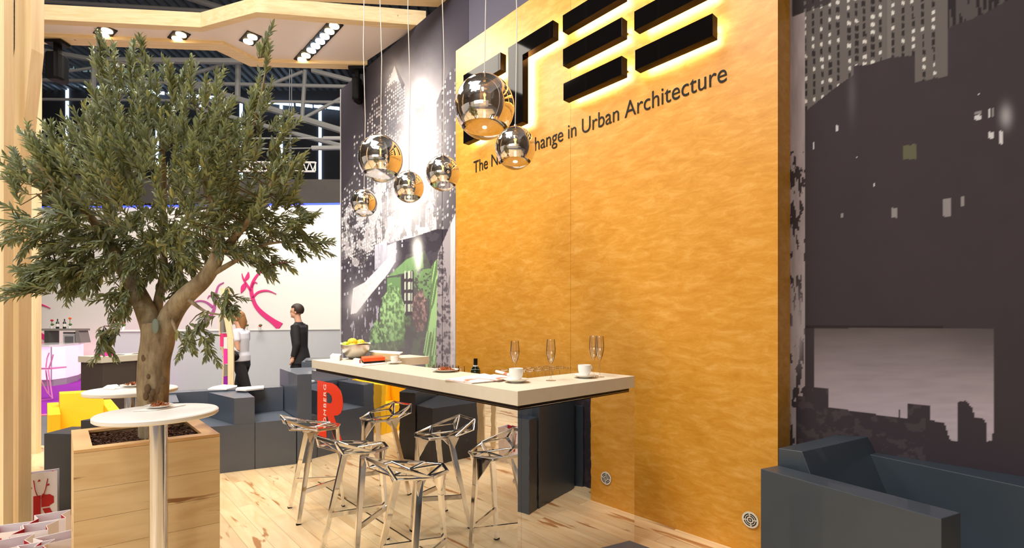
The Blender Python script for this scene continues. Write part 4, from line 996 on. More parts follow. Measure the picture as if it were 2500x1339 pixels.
fr = nt.nodes.new('ShaderNodeFresnel'); fr.inputs[0].default_value = 1.16; ms = nt.nodes.new('ShaderNodeMixShader'); ad = nt.nodes.new('ShaderNodeMath'); ad.operation = 'MULTIPLY_ADD'; ad.inputs[1].default_value = 1.0; ad.inputs[2].default_value = .05
nt.links.new(fr.outputs[0], ad.inputs[0]); nt.links.new(ad.outputs[0], ms.inputs[0]); nt.links.new(tp.outputs[0], ms.inputs[1]); nt.links.new(gl.outputs[0], ms.inputs[2]); nt.links.new(ms.outputs[0], nt.nodes['Material Output'].inputs[0])
M['glassthin'] = m
m, nt, b = newmat('half_mirrored_glass'); b.inputs['Metallic'].default_value = 1; b.inputs['Roughness'].default_value = .015; b.inputs['Base Color'].default_value = (.95, .92, .87, 1)
tp = nt.nodes.new('ShaderNodeBsdfTransparent'); ms = nt.nodes.new('ShaderNodeMixShader'); ms.inputs[0].default_value = .13
nt.links.new(b.outputs[0], ms.inputs[1]); nt.links.new(tp.outputs[0], ms.inputs[2]); nt.links.new(ms.outputs[0], nt.nodes['Material Output'].inputs[0]); M['halfmirror'] = m
M['bulb'] = mat('glowing_bulb', (255, 220, 150), emit=(255, 200, 120), es=22)
balls = [(1183, 262, 3.53, .216, 'largest mirrored ball lamp, hanging before the black block letters'),
         (929, 388, 4.69, .213, 'large mirrored ball lamp hanging before the lit tower of the mural'),
         (1258, 362, 3.285, .135, 'small mirrored ball lamp hanging before the tag line'),
         (1081, 424, 3.917, .134, 'small mirrored ball lamp hanging beside the left edge of the amber panel'),
         (998, 457, 4.30, .131, 'small mirrored ball lamp hanging between the large one and the panel edge'),
         (889, 496, 4.95, .133, 'lowest and furthest left of the mirrored ball lamps')]
for (x, y, Y, r, lb) in balls:
    b_ = make_ball(r); c = Q(x, y, Y); b_.location = c; b_['label'] = lb
    for ch in b_.children:
        if ch.name.startswith('cord'):
            for v in ch.data.vertices:
                if v.co.z > 4: v.co.z = max(v.co.z-c.z+.9, r*1.2+2.6)
# ================================================================== THINGS ON THE BAR
ZB = 1.1402
def onbar(px, py, z=ZB): return P(px, py, z)
M['twigm'] = mat('stem_brown', (90, 70, 40), .8)
# fruit bowl
c = onbar(868, 877); t = thing('fruit_bowl', c, 'brushed steel bowl heaped with yellow and green fruit on the far bar corner', 'bowl')
R_ = .138
pr = [(.035, .0), (.06, .006), (.095, .035), (.122, .075), (.135, .115), (.139, .142), (.136, .142), (.131, .115), (.117, .075), (.09, .037), (.055, .010), (.0001, .008)]
MB().lathe(pr, tuple(c), 40, True, False).build('bowl', 'steelbowl', t, smooth=True)
o = [c+Vector((R_*1.06*math.cos(a), R_*1.06*math.sin(a), .148+.012*math.sin(2.5*a))) for a in [k*math.pi/5 for k in range(10)]]
nb = MB(); nb.poly([c+Vector((0, 0, .12))]); nb = MB()
for k in range(10): nb.poly([c+Vector((0, 0, .10)), o[k], o[(k+1) % 10]])
nb.build('doily', 'paper', t, solid=.001)
FR = [(-.075, -.06, .135, .040, 'apple', 'green apple at the front of the steel bowl'), (-.005, -.085, .125, .036, 'lemon', 'yellow lemon at the front rim of the bowl'), (.065, -.05, .13, .036, 'lemon', 'yellow lemon at the right front of the bowl'), (-.10, .01, .125, .034, 'lemon', 'yellow lemon at the left rim of the bowl'),
      (-.03, .0, .165, .042, 'lemon', 'large yellow lemon on top of the fruit heap'), (.04, .03, .155, .038, 'lemon', 'yellow lemon at the back right of the heap'), (-.05, .07, .14, .037, 'apple', 'green apple at the back of the bowl'), (.095, .02, .13, .034, 'apple', 'green apple at the right rim of the bowl'), (.02, .09, .13, .036, 'lemon', 'yellow lemon at the back rim of the bowl')]
for (x, y, z, r, k, lb) in FR:
    p = c+Vector((x, y, z)); o = MB(); o.blob(tuple(p), (r*(1.15 if k == 'lemon' else 1), r, r*.93), 16, 10)
    q = thing('lemon' if k == 'lemon' else 'apple', p, lb, 'fruit', 'fruit in the steel bowl')
    o.build('fruit_body', k, q, smooth=True)
    MB().tube([p+Vector((0, 0, r*.85)), p+Vector((.003, .002, r*1.12))], [.003, .002], 6).build('stem', 'twigm', q)
# cups with saucers, flutes
def make_cup():
    t = thing('coffee_cup', (0, 0, 0), 'x', 'cup', 'white coffee cups on the bar')
    MB().lathe([(.0001, .004), (.026, .004), (.032, .010), (.040, .03), (.043, .052), (.0425, .072), (.0405, .072), (.040, .05), (.036, .028), (.026, .012), (.0001, .011)], (0, 0, .012), 32, False, False).build('cup', 'china', t, smooth=True)
    MB().tube([(.041, 0, .070), (.058, 0, .072), (.066, 0, .058), (.060, 0, .040), (.040, 0, .034)], [.004]*5, 8).build('handle', 'china', t, smooth=True)
    return t
def make_saucer():
    return tag(MB().lathe([(.0001, .0), (.034, .0), (.036, .004), (.060, .010), (.077, .018), (.078, .020), (.06, .0135), (.034, .008), (.0001, .008)], (0, 0, 0), 40, False, False).build('saucer', 'china', origin=(0, 0, 0), smooth=True), 'x', 'saucer', 'white saucers on the bar')
cup, sau = make_cup(), make_saucer()
CU = [(1260, 934, 2.2, 'white coffee cup on the near end of the bar beside the newspapers', 'white saucer under the near cup beside the newspapers'),
      (1427, 923, .6, 'white coffee cup before the pair of full flutes', 'white saucer under the cup before the pair of flutes'),
      (963, 889, .3, 'white coffee cup beside the orange box', 'white saucer under the cup beside the orange box')]
for i, (x, y, a, l1, l2) in enumerate(CU):
    p = onbar(x, y); s_c = [1, 1, .82][i]
    place(cup, i, p+Vector((0, 0, .000)), a, l1, scale=(s_c,)*3); place(sau, i, p, 0, l2, scale=(s_c,)*3)
def make_flute():
    t = thing('champagne_flute', (0, 0, 0), 'x', 'glass', 'champagne flutes standing on the bar')
    MB().lathe([(.0001, 0), (.031, 0), (.031, .002), (.010, .006), (.004, .014), (.0035, .085), (.006, .098), (.018, .125), (.0275, .165), (.0285, .19), (.024, .25), (.0228, .25), (.0272, .19), (.026, .165), (.017, .128), (.0001, .104)], (0, 0, 0), 28, False, False).build('glass_body', 'glassthin', t, smooth=True)
    MB().lathe([(.0001, .106), (.0165, .129), (.0255, .165), (.0262, .183), (.0001, .183)], (0, 0, 0), 24, False, False).build('wine', 'winethin', t, smooth=True)
    return t
m, nt, b = newmat('pale_wine'); nt.nodes.remove(b); gl = nt.nodes.new('ShaderNodeBsdfGlossy'); gl.inputs[1].default_value = .03; tp = nt.nodes.new('ShaderNodeBsdfTransparent'); tp.inputs[0].default_value = (.99, .98, .90, 1)
ms = nt.nodes.new('ShaderNodeMixShader'); ms.inputs[0].default_value = .13
nt.links.new(tp.outputs[0], ms.inputs[1]); nt.links.new(gl.outputs[0], ms.inputs[2]); nt.links.new(ms.outputs[0], nt.nodes['Material Output'].inputs[0]); M['winethin'] = m
fl = make_flute()
for i, (x, y, top, lb) in enumerate([(1257, 926, 833, 'half full champagne flute right behind the near coffee cup'), (1345, 930, 829, 'half full champagne flute standing alone in front of the upturned glasses'),
                                (1449, 918, 820, 'half full champagne flute, left one of the pair at the bar corner'), (1464, 921, 821, 'half full champagne flute, right one of the pair at the bar corner')]):
    p = onbar(x, y); hh = (y-top)/F*p.y; place(fl, i, p, 0, lb, scale=(1, 1, hh/.25))
# snack plate on bar
p_ = onbar(1087, 908)
t = thing('snack_plate', p_, 'white plate of reddish brown snacks on the middle of the bar', 'plate')
MB().lathe([(.0001, 0), (.055, 0), (.075, .008), (.098, .016), (.099, .018), (.075, .011), (.0001, .006)], tuple(p_), 36, False, False).build('plate', 'china', t, smooth=True)
o = MB(); r_ = random.Random(4)
for _ in range(60):
    a = r_.random()*6.28; q = r_.random()**.6*.06; p = p_+Vector((q*math.cos(a), q*math.sin(a), .012+r_.random()*.022*(1.2-q/.06)))
    d = Vector((r_.uniform(-1, 1), r_.uniform(-1, 1), r_.uniform(-.6, .6))).normalized(); o.bar(p-d*.013, p+d*.013, .008, .004)
k = o.build('snacks', mat('red_brown_snack', (178, 96, 44), .7, noise=.4, scale=50), t); k['kind'] = 'stuff'
# newspapers
def paper(pts, z0, lb, rz=0, n=3, name='newspaper'):
    t = thing(name, P(pts[0][0], pts[0][1], z0), lb, 'newspaper', 'newspapers spread on the bar')
    for k in range(n):
        d = Vector((.004*k, -.003*k, 0)); q = [P(x, y, z0)+d for x, y in pts]
        MB().prism(q, z0+k*.003, z0+k*.003+.0022).build('sheet', 'newsm', t)
m, nt, b = newmat('printed_newspaper'); tc = nt.nodes.new('ShaderNodeTexCoord'); v = nt.nodes.new('ShaderNodeTexNoise'); v.inputs['Scale'].default_value = 9; nt.links.new(tc.outputs['Object'], v.inputs['Vector'])
r = ramp(nt, [(.42, (250, 240, 234)), (.60, (246, 226, 218)), (.66, (190, 120, 90))]); nt.links.new(v.outputs['Fac'], r.inputs[0]); nt.links.new(r.outputs[0], b.inputs['Base Color']); b.inputs['Roughness'].default_value = .8; M['newsm'] = m
paper([(1085, 929), (1150, 938), (1240, 930), (1180, 915)], ZB, 'open newspaper with brown pictures on the near bar front', n=3)
paper([(1160, 924), (1215, 930), (1255, 922), (1205, 916)], ZB+.010, 'folded newspaper lying on top of the open one', n=2)
a_, b_ = onbar(1212, 917), onbar(1246, 926)
o = MB(); o.tube([a_+Vector((0, 0, .026)), b_+Vector((0, 0, .026))], .010, 12); tag(o.build('rolled_newspaper', 'newsm', smooth=True), 'rolled newspaper beside the near coffee cup', 'newspaper')
# boxes and papers at the far end
def boxon(name, pts, z0, h, m, lb, cat): return tag(MB().prism([P(x, y, z0) for x, y in pts], z0, z0+h).build(name, m, bevel=.001), lb, cat)
c = [(888, 889), (940, 885), (931, 880), (882, 883.5)]
t = thing('card_box', P(910, 885, ZB), 'orange and black card box on papers beside the bowl', 'box')
MB().prism([P(x, y, ZB+.006) for x, y in c], ZB+.009, ZB+.022).build('base', 'black', t); MB().prism([P(x, y, ZB+.006) for x, y in c], ZB+.022, ZB+.052).build('lid', 'orange', t, bevel=.001)
boxon('leaflet_stack', [(862, 890.5), (884, 895.5), (945, 889), (925, 884)], ZB, .006, 'newsm', 'loose leaflets lying under the orange box', 'leaflets')
boxon('napkin_box', [(806, 880), (829, 882), (834, 876.5), (812, 874.5)], ZB, .045, 'paper', 'white napkin box left of the steel bowl', 'box')
boxon('napkin_box', [(862, 887), (877, 889.5), (881, 886.5), (867, 884.3)], ZB, .036, 'paper', 'white napkin box right of the steel bowl', 'box')
t = thing('tray', onbar(950, 878), 'cream lidded serving dish at the back of the far bar end', 'dish')
p = onbar(938, 877); q = onbar(972, 880)
MB().prism([P(904, 876, ZB), P(968, 881, ZB), P(975, 877, ZB), P(915, 872.5, ZB)], ZB, ZB+.055).build('dish', mat('cream_dish', (216, 188, 140), .6), t)
MB().prism([P(900, 875, ZB), P(976, 881.5, ZB), P(984, 876, ZB), P(912, 871, ZB)], ZB+.056, ZB+.066).build('lid', 'paper', t, bevel=.002)
# glasses and bottle on the lower work shelf
ZS = .9652
def make_tumbler():
    return tag(MB().lathe([(.030, .0), (.031, .002), (.027, .118), (.0255, .12), (.0001, .12), (.0001, .112), (.0245, .112), (.029, .0)], (0, 0, 0), 20, False, False).build('upturned_glass', 'glassthin', origin=(0, 0, 0), smooth=True),
               'small clear glass standing upside down on the lower work shelf', 'glass', 'upturned glasses on the work shelf behind the bar')
def make_goblet():
    t = thing('upturned_wine_glass', (0, 0, 0), 'x', 'glass', 'upturned wine glasses behind the bar corner')
    MB().lathe([(.026, 0), (.030, .05), (.026, .085), (.004, .105), (.0035, .19), (.006, .205), (.030, .211), (.031, .213), (.0001, .2135)], (0, 0, 0), 22, False, False).build('glass_body', 'glassthin', t, smooth=True); return t
gob = make_goblet(); i = 0
for r in range(3):
    for k in range(7):
        pos = bw(.445+r*.085, .45+k*.074+(r % 2)*.02, ZS)
        place(gob, i, pos, 0, 'clear wine glass turned upside down behind the near bar corner'); i += 1
tum = make_tumbler(); i = 0
for r in range(2):
    for k in range(5):
        pos = bw(1.22+k*.075, .46+r*.08, ZS); o = tum if i == 0 else copy_tree(tum); o.location = pos; o.scale = (1, 1, 1.6); i += 1
pb = bw(1.36, .53, ZS); pb = Vector((Q(1161, 900, 3.80).x, 3.80, ZS))
t = thing('wine_bottle', pb, 'dark green wine bottle with white neck label behind the bar', 'bottle')
hb = Q(1161, 876, 3.80).z-ZS
MB().lathe([(.036, 0), (.038, .004), (.038, hb*.60), (.034, hb*.68), (.017, hb*.78), (.0145, hb*.84), (.0145, hb*.985)], tuple(pb), 28).build('bottle', 'bottle', t, smooth=True)
MB().lathe([(.0155, hb*.83), (.0155, hb), (.0001, hb)], tuple(pb), 24, False, False).build('capsule', 'black', t, smooth=True)
MB().lathe([(.0352, hb*.665), (.0185, hb*.772), (.0155, hb*.80)], tuple(pb), 24, False, False).build('label', 'label', t, smooth=True)
# ================================================================== FAR BOOTH
def onfar(px, py, off=.03):
    k = (px-CX)/F; d = w2-w1; Y = None
    # ray (kY, Y) meets line w1 + s d
    s = (k*w1.y-w1.x)/(d.x-k*d.y); Y = w1.y+d.y*s-off
    return Q(px, py, Y)
def vine(branches, label):
    pts_all = []
    t = thing('vine_decal', onfar(branches[0][0][0][0], branches[0][0][0][1]), label, 'wall decal', 'pink vine decals on the far white wall')
    for br, m in branches:
        L_, R2 = [], []
        # smooth the line
        P_ = []
        for k in range(len(br)-1):
            p0 = br[max(k-1, 0)]; p1, p2_ = br[k], br[k+1]; p3 = br[min(k+2, len(br)-1)]
            for j in range(5):
                u = j/5; P_.append([.5*((2*p1[i])+(-p0[i]+p2_[i])*u+(2*p0[i]-5*p1[i]+4*p2_[i]-p3[i])*u*u+(-p0[i]+3*p1[i]-3*p2_[i]+p3[i])*u**3) for i in range(3)])
        P_.append(list(br[-1]))
        for k, (x, y, wd) in enumerate(P_):
            x0, y0_, _ = P_[max(k-1, 0)]; x1, y1_, _ = P_[min(k+1, len(P_)-1)]
            dx, dy = x1-x0, y1_-y0_; l = math.hypot(dx, dy) or 1
            L_.append((x-dy/l*wd/2, y+dx/l*wd/2)); R2.append((x+dy/l*wd/2, y-dx/l*wd/2))
        o = MB()
        for k in range(len(L_)-1):
            o.extr([onfar(*L_[k]), onfar(*L_[k+1]), onfar(*R2[k+1]), onfar(*R2[k])], (0, .02, 0))
        o.build('stem', m, t)
vp = mat('purple_pink_vinyl', (196, 100, 160), .6, noise=.02); M['vp'] = vp
vine([([(684, 798, 20), (665, 784, 13), (640, 765, 11), (623, 745, 9), (614, 718, 9), (614, 700, 8), (622, 680, 6), (640, 660, 5), (665, 648, 4), (698, 640, 2)], 'pink'),
      ([(616, 728, 5), (630, 714, 5), (652, 710, 4), (674, 718, 1)], 'pink'), ([(613, 712, 6), (604, 698, 5), (594, 682, 4), (590, 668, 1)], 'pink'),
      ([(600, 690, 2), (594, 702, 12), (588, 716, 1)], 'pink'), ([(614, 704, 4), (620, 690, 4), (628, 692, 1)], 'pink'), ([(596, 686, 2), (604, 676, 9), (606, 664, 1)], 'pink')], 'pink vine decal climbing above the counter between the two people')
vine([([(465, 815, 8), (495, 793, 8), (514, 772, 8), (523, 752, 7), (525, 728, 6), (532, 700, 4), (546, 690, 2)], 'vp'), ([(519, 750, 6), (503, 738, 4), (484, 735, 3), (464, 744, 1)], 'vp'), ([(524, 730, 4), (512, 722, 3), (506, 730, 1)], 'vp')], 'purple-pink vine decal behind the leaflet stand')
vine([([(84, 692, 7), (108, 678, 6), (130, 660, 5), (152, 640, 4), (168, 622, 1)], 'pink'), ([(120, 668, 4), (138, 672, 3), (158, 672, 1)], 'pink'), ([(70, 744, 5), (98, 744, 4), (122, 753, 1)], 'pink'), ([(82, 806, 12), (100, 820, 12), (136, 840, 10)], 'pink')], 'pink vine decal at the far left above the glowing counter')
# glowing pink counter
FZ = -.06
t = thing('glowing_bar', P(140, 944, FZ), 'curved pink glowing counter on the purple carpet', 'bar counter')
def cf(off): return [P(x, y, FZ)+Vector((0, 0, 0))+Vector((ox*off, oy*off, 0)) for x, y, ox, oy in ((40, 946, 0, -1), (125, 944, 0, -1), (160, 939, .3, -1), (190, 931, .7, -.7), (204, 923, 1, -.2), (202, 919, 1, .5), (40, 921, 0, 1))]
A_, B_, C_ = cf(0), cf(-.06), cf(.05)
MB().prism(A_, .10, .90).build('backlit_front', 'pinkglow', t)
MB().prism(B_, FZ, .10).build('plinth', mat('silver_plinth', (170, 160, 165), .4), t)
MB().prism(C_, .90, .95).build('counter_top', 'china', t)
x_ = P(126, 944.6, FZ); MB().box(x_.x-.012, x_.x+.012, x_.y-.012, x_.y-.002, .1, .90).build('joint_strip', mat('seam_silver', (190, 178, 186), .4), t)
Ys = 12.95
def fb(name, x0, x1, y0_, y1_, m, p=None, dep=.3, Y=Ys): 
    a, b = Q(x0, y0_, Y), Q(x1, y1_, Y); return MB().box(a.x, b.x, Y, Y+dep, b.z, a.z).build(name, m, p)
t = thing('shelf_unit', Q(150, 837.6, Ys), 'grey display shelf standing on the pink glowing counter', 'shelf')
fb('shelf_board', 88, 196, 803, 808, 'hall_band', t); fb('support', 108, 119, 808, 837.6, mat('dark_support', (70, 66, 62), .5), t)
MB().extr([Q(184, 808, Ys), Q(191, 808, Ys), Q(198, 837.6, Ys), Q(185, 837.6, Ys)], (0, .3, 0)).build('support', mat('grey_support', (130, 122, 116), .5), t)
t = thing('coffee_machine', Q(168, 837.6, Ys), 'silver coffee machine under the display shelf', 'coffee machine')
fb('body', 154, 182, 817, 837.6, mat('machine_silver', (165, 160, 160), .3), t, .24, 12.97); fb('front_opening', 158, 178, 822, 838, mat('machine_dark', (95, 90, 92), .4), t, .01, 12.955); fb('cup_rail', 154, 182, 811, 816, 'alu', t, .2, 12.97)
def fbottle(x, lb):
    b = Q(x, 803, Ys+.12); h = .26; o = thing('wine_bottle', b, lb, 'bottle', 'dark wine bottles on the far display shelf')
    MB().lathe([(.037, 0), (.037, h*.6), (.014, h*.75), (.013, h)], tuple(b), 12).build('bottle', 'bottle', o, smooth=True); MB().lathe([(.038, h*.2), (.038, h*.5)], tuple(b), 12, False, False).build('label', 'label', o)
fbottle(140.5, 'left dark wine bottle on the far display shelf'); fbottle(157.5, 'right dark wine bottle on the far display shelf')
def flower(x, yb, yt, Y, lb, c='bagred', pot='china'):
    b = Q(x, yb, Y); tp = Q(x+1, yt, Y); o = thing('potted_flower', b, lb, 'flower')
    MB().lathe([(.03, 0), (.04, .07)], tuple(b), 12).build('vase', pot, o, smooth=True)
    MB().tube([b+Vector((0, 0, .06)), tp], .006, 5).build('stem', 'foliage_g', o)
    MB().blob(tuple(tp), (.035, .035, .03), 10, 6).build('blossom', c, o, smooth=True)
    MB().blob(tuple(b+Vector((.02, 0, .11))), (.045, .03, .03), 8, 5).build('leaves', 'foliage_g', o, smooth=True)
flower(126, 803, 783, Ys+.1, 'dark red flower in a white vase on the far display shelf')
flower(170, 803, 778, Ys+.1, 'pale flower in a white vase at the right end of the far display shelf', 'orange')
flower(200, 836.3, 811, 13.3, 'small red rose at the right end of the pink counter')
flower(634, 806, 796, 11.6, 'small red flower on the reception counter by the pink vine')
flower(601, 806, 794, 11.5, 'small red flower on the reception counter behind the woman'); flower(300, 806.3, 792, 10.45, 'small red flower at the left end of the reception counter')
# ghost bar stool
Yg = 9.6; t = thing('clear_bar_stool', Q(110, 974, Yg), 'transparent pink bar stool in front of the glowing counter', 'bar stool')
gm = mat('clear_pink_acrylic', (244, 150, 200), .1, spec=.8, noise=0)
o = MB(); q = lambda x, y, d=0: Q(x, y, Yg+d)
for a, b in ((q(118, 904), q(128, 974)), (q(86, 904, .3), q(117, 962, .3)), (q(112, 904, .3), q(119, 960, .3)), (q(84, 906), q(86, 976))): t_ = MB().tube([a, b], .012, 6).build('leg', gm, t)
MB().tube([q(88, 979), q(128, 974), q(117, 961, .3)], .010, 6).build('foot_rail', gm, t)
MB().prism([(q(82, 0).x, Yg), (q(118, 0).x, Yg), (q(122, 0).x, Yg+.36), (q(88, 0).x, Yg+.36)], q(0, 903).z, q(0, 899).z).build('seat', gm, t)
for a, b, c in ((q(118, 903), q(127, 878), q(130, 866)), (q(112, 899, .34), q(115, 875, .34), q(120, 862, .34))): MB().tube([a, b, c], .011, 6).build('back_post', gm, t)
# ================================================================== KIOSK AND LEAFLET STAND
kA, kB = P(247, 872, .96), P(413, 862, .96)
t = thing('kiosk_counter', (kA.x, kA.y, 0), 'dark brown kiosk counter with thick beige top behind the tree trunk', 'counter')
dk = (kB-kA); dk.z = 0; ndk = Vector((-dk.y, dk.x, 0)).normalized()*.55
k0, k1 = Vector((kA.x, kA.y, 0)), Vector((kB.x, kB.y, 0))
MB().prism([k0, k1, k1+ndk, k0+ndk], .862, .96).build('counter_top', 'slab', t, bevel=.003)
e = dk.normalized()*.03; en = ndk.normalized()*.02
half = dk*.49
MB().prism([k0+e+en, k0+half+en, k0+half+ndk-en, k0+e+ndk-en], -.07, .861).build('door_panel', 'kiosk', t); MB().prism([k0+half+dk.normalized()*.006+en, k1-e+en, k1-e+ndk-en, k0+half+dk.normalized()*.006+ndk-en], -.07, .861).build('door_panel', 'kiosk', t)
for k in range(7):
    p = k0+dk*(.14+k*.105)+ndk*.4; s2 = dk.normalized()*.055; s3 = ndk.normalized()*.07
    o = MB().prism([p-s2-s3, p+s2-s3*1.2, p+s2+s3, p-s2+s3*.8], .9605, .965+.004*(k % 2)).build('magazine', ['paper', 'hall_band', 'kiosk'][k % 3]); tag(o, 'magazine from the row fanned out on the brown kiosk top', 'magazine', 'magazines on the kiosk')
p = Q(256, 868, 7.75); t = thing('leaflet_holder', p, 'pink leaflet holder on the left end of the kiosk', 'leaflet holder')
MB().box(p.x-.05, p.x+.05, 7.72, 7.85, .9605, 1.06).build('holder', 'magenta', t); MB().extr([(p.x-.055, 7.715, 1.06), (p.x+.055, 7.715, 1.06), (p.x+.03, 7.715, 1.13), (p.x-.03, 7.715, 1.13)], (0, .13, 0)).build('leaflets', 'bagwhite', t)
Yl = 7.4
t = thing('leaflet_stand', Q(553, 900, Yl), 'angular pale wood leaflet stand with pink and purple leaflets behind the seats', 'leaflet stand')
yb_ = HY+F*1.57/Yl
MB().extr([Q(555.5, 827, Yl), Q(569, 827, Yl), Q(570, yb_, Yl), Q(556.5, yb_, Yl)], (.0, .03, 0)).build('side_panel', 'pine', t)
MB().extr([Q(537.5, 704, Yl), Q(559.6, 704, Yl), Q(560, 776, Yl), Q(569, 826.5, Yl), Q(555.5, 826.5, Yl), Q(547, 779, Yl)], (0, .03, 0)).build('upper_panel', 'pine', t)
MB().extr([Q(534.5, 771, Yl+.25), Q(538, 771, Yl+.25), Q(538, 825, Yl+.25), Q(547, 873, Yl+.25), Q(542, yb_-4, Yl+.25), Q(538, yb_-4, Yl+.25), Q(544, 873, Yl+.25), Q(534.5, 825, Yl+.25)], (0, .05, 0)).build('back_rail', 'pine', t)
for (x0, x1, y0_, y1_, m) in ((537, 546, 775, 812, 'hall_band'), (537, 545, 815, 847, 'pink'), (546, 555, 824, 851, 'bagwhite'), (546, 555, 853, 889, 'magenta'), (547, 555.5, 892, 918, 'hall_band'), (546, 556, 920, 948, 'purple')):
    a, b = Q(x0, y0_, Yl+.08), Q(x1, y1_, Yl+.08); MB().box(a.x, b.x, Yl+.08, Yl+.2, b.z, a.z).build('leaflets', m, t)
# ================================================================== GIFT BAGS
def gift_bag(loc, w_, d_, h_, rz, label, group='white gift bags with red print on the floor', flare=.0):
    t = thing('gift_bag', loc, label, 'gift bag', group); L_ = Vector(loc); R_ = Matrix.Rotation(rz, 3, 'Z')
    def g(x, y, z): return L_+R_@Vector((x, y, z))
    hw, hd = w_/2, d_/2; gs = .35*d_
    def outline(s, z, fl): return [(-hw*s, -hd*s*fl, z), (hw*s, -hd*s*fl, z), ((hw-gs*(fl > 1)*0-(.03 if z > .1 else 0))*s, 0, z), (hw*s, hd*s*fl, z), (-hw*s, hd*s*fl, z), (-(hw-(.03 if z > .1 else 0))*s, 0, z)]
    bo, to_ = outline(1, 0, 1), outline(1, h_, 1+flare)
    o = MB(); n = 6
    for k in range(n):
        o.poly([g(*bo[k]), g(*bo[(k+1) % n]), g(*to_[(k+1) % n]), g(*to_[k])])
    o.poly([g(*p) for p in bo[::-1]]); o.build('paper_body', 'bagwhite', t, solid=.0015)
    bi, ti = outline(.965, .01, 1), outline(.965, h_-.001, 1+flare); o = MB()
    for k in range(n): o.cur = 0 if k in (1, 2, 4, 5) else 1; o.poly([g(*bi[k]), g(*bi[(k+1) % n]), g(*ti[(k+1) % n]), g(*ti[k])])
    o.build('lining', ['bagred', 'bagwhite'], t, solid=.0012)
    for s in (-1, 1):
        y = s*(hd*(1+flare*.8)+.004); z = h_*.9
        pts = [g(-hw*.42, y, z)]+[g(-hw*.42+hw*.84*k/8, y+s*.006, z-.13*math.sin(math.pi*k/8)**.7) for k in range(1, 8)]+[g(hw*.42, y, z)]
        MB().tube(pts, .0026, 6).build('handle', 'bagred', t, smooth=True)
    # red stamped marks on front and gussets
    o = MB()
    for k, (x, z) in enumerate([(-.6, .78), (-.1, .88), (.45, .80), (.7, .6), (-.35, .6), (.15, .66)]):
        yy = -hd*(1+flare*(z))-.002
        o.extr([g(hw*x-.007, yy, h_*z-.006), g(hw*x+.008, yy, h_*z-.002), g(hw*x+.004, yy, h_*z+.010), g(hw*x-.004, yy, h_*z+.006)], R_@Vector((0, -.0006, 0)))
    o.build('print_marks', 'bagred', t)
    # R shape on the front
    k_ = h_*.30; ox, oz = -w_*.22, h_*.28; o = MB(); yy = -hd*(1+flare*.4)-.0025
    for poly in ([(0, 0), (.28, 0), (.28, 1), (0, 1)], [(.30, .50), (.62, .50), (.62, 1), (.30, 1)], [(.62, .54), (.78, .62), (.78, .88), (.62, 1)], [(.34, .44), (.62, .44), (.84, 0), (.54, 0)]):
        o.extr([g(ox+x*k_, yy, oz+z*k_*1.25) for x, z in poly], R_@Vector((0, -.0006, 0)))
    o.build('logo', 'bagred', t)
    return t
def gb(px, py, Y, w_, d_, h_, rz, lb, fl=.18):
    p = Q(px, py, Y); return gift_bag((p.x, Y, 0), w_, d_, max(.1, p.z), rz, lb, flare=fl)
gb(122, 1262, 2.85, .16, .13, .3, .6, 'white gift bag with red lining nearest the planter in the back of the cluster')
gb(86, 1288, 2.62, .15, .12, .3, .45, 'white gift bag with red lining at the middle of the cluster')
gb(22, 1290, 2.80, .16, .12, .3, .4, 'white gift bag with red lining partly behind the kinked post')
gb(142, 1312, 2.38, .17, .11, .3, .8, 'white gift bag lowest right in the cluster beside the planter')
gb(18, 1328, 2.40, .18, .13, .3, .7, 'white gift bag at the bottom left corner')
gb(80, 1339, 2.26, .13, .12, .3, .6, 'white gift bag at the bottom edge in the middle of the cluster')
p = Q(66, 1160, 3.35)
t = gift_bag((p.x+.035, 3.42, 0), .17, .07, p.z, .6, 'tall white gift bag with large red letter standing beside the kinked post', flare=.05)
a = Q(78, 1155, 3.55); b = Q(97, 1150, 3.55)
tag(MB().prism([(a.x-.1, 3.53), (b.x, 3.50), (b.x, 3.54), (a.x-.1, 3.56)], 0, a.z).build('grey_folder', mat('grey_blue_folder', (112, 116, 132), .5)), 'tall grey-blue folder with red edge leaning behind the tall gift bag', 'folder')
# ================================================================== PEOPLE
def etube(o, pts, rw, rd, n=20):
    """vertical-ish tube, rw = half width across the shoulders (y), rd = half depth (x)"""
    idx = []
    for p, a, b in zip(pts, rw, rd):
        i = len(o.v)
        for k in range(n):
            t = 2*math.pi*k/n; o.v.append((p[0]+b*math.cos(t), p[1]+a*math.sin(t), p[2]))
        idx.append(i)
    for a, b in zip(idx, idx[1:]):
        for k in range(n): o.f.append((a+k, a+(k+1) % n, b+(k+1) % n, b+k)); o.m.append(0)
    up = pts[-1][2] > pts[0][2]
    o.f.append(tuple(idx[0]+k for k in (range(n-1, -1, -1)))); o.f.append(tuple(idx[-1]+k for k in range(n))); o.m += [0, 0]
def fuse(name, o, m, parent, vox, smooth=3):
    """union of the overlapping forms as one continuous surface"""
    me = bpy.data.meshes.new(name); off = Vector(parent['_o']); me.from_pydata([tuple(Vector(v)-off) for v in o.v], [], o.f)
    q = bpy.data.objects.new(name+'_raw', me); COL.objects.link(q)
    r = q.modifiers.new('r', 'REMESH'); r.mode = 'VOXEL'; r.voxel_size = vox
    if smooth: sm = q.modifiers.new('s', 'SMOOTH'); sm.factor = .5; sm.iterations = smooth
    bpy.context.view_layer.update(); nm = bpy.data.meshes.new_from_object(q.evaluated_get(bpy.context.evaluated_depsgraph_get())); bpy.data.objects.remove(q)
    nm.materials.clear(); nm.materials.append(M[m]); nm.polygons.foreach_set('use_smooth', [True]*len(nm.polygons)); nm.name = name
    r = bpy.data.objects.new(name, nm); COL.objects.link(r); r.parent = parent; return r
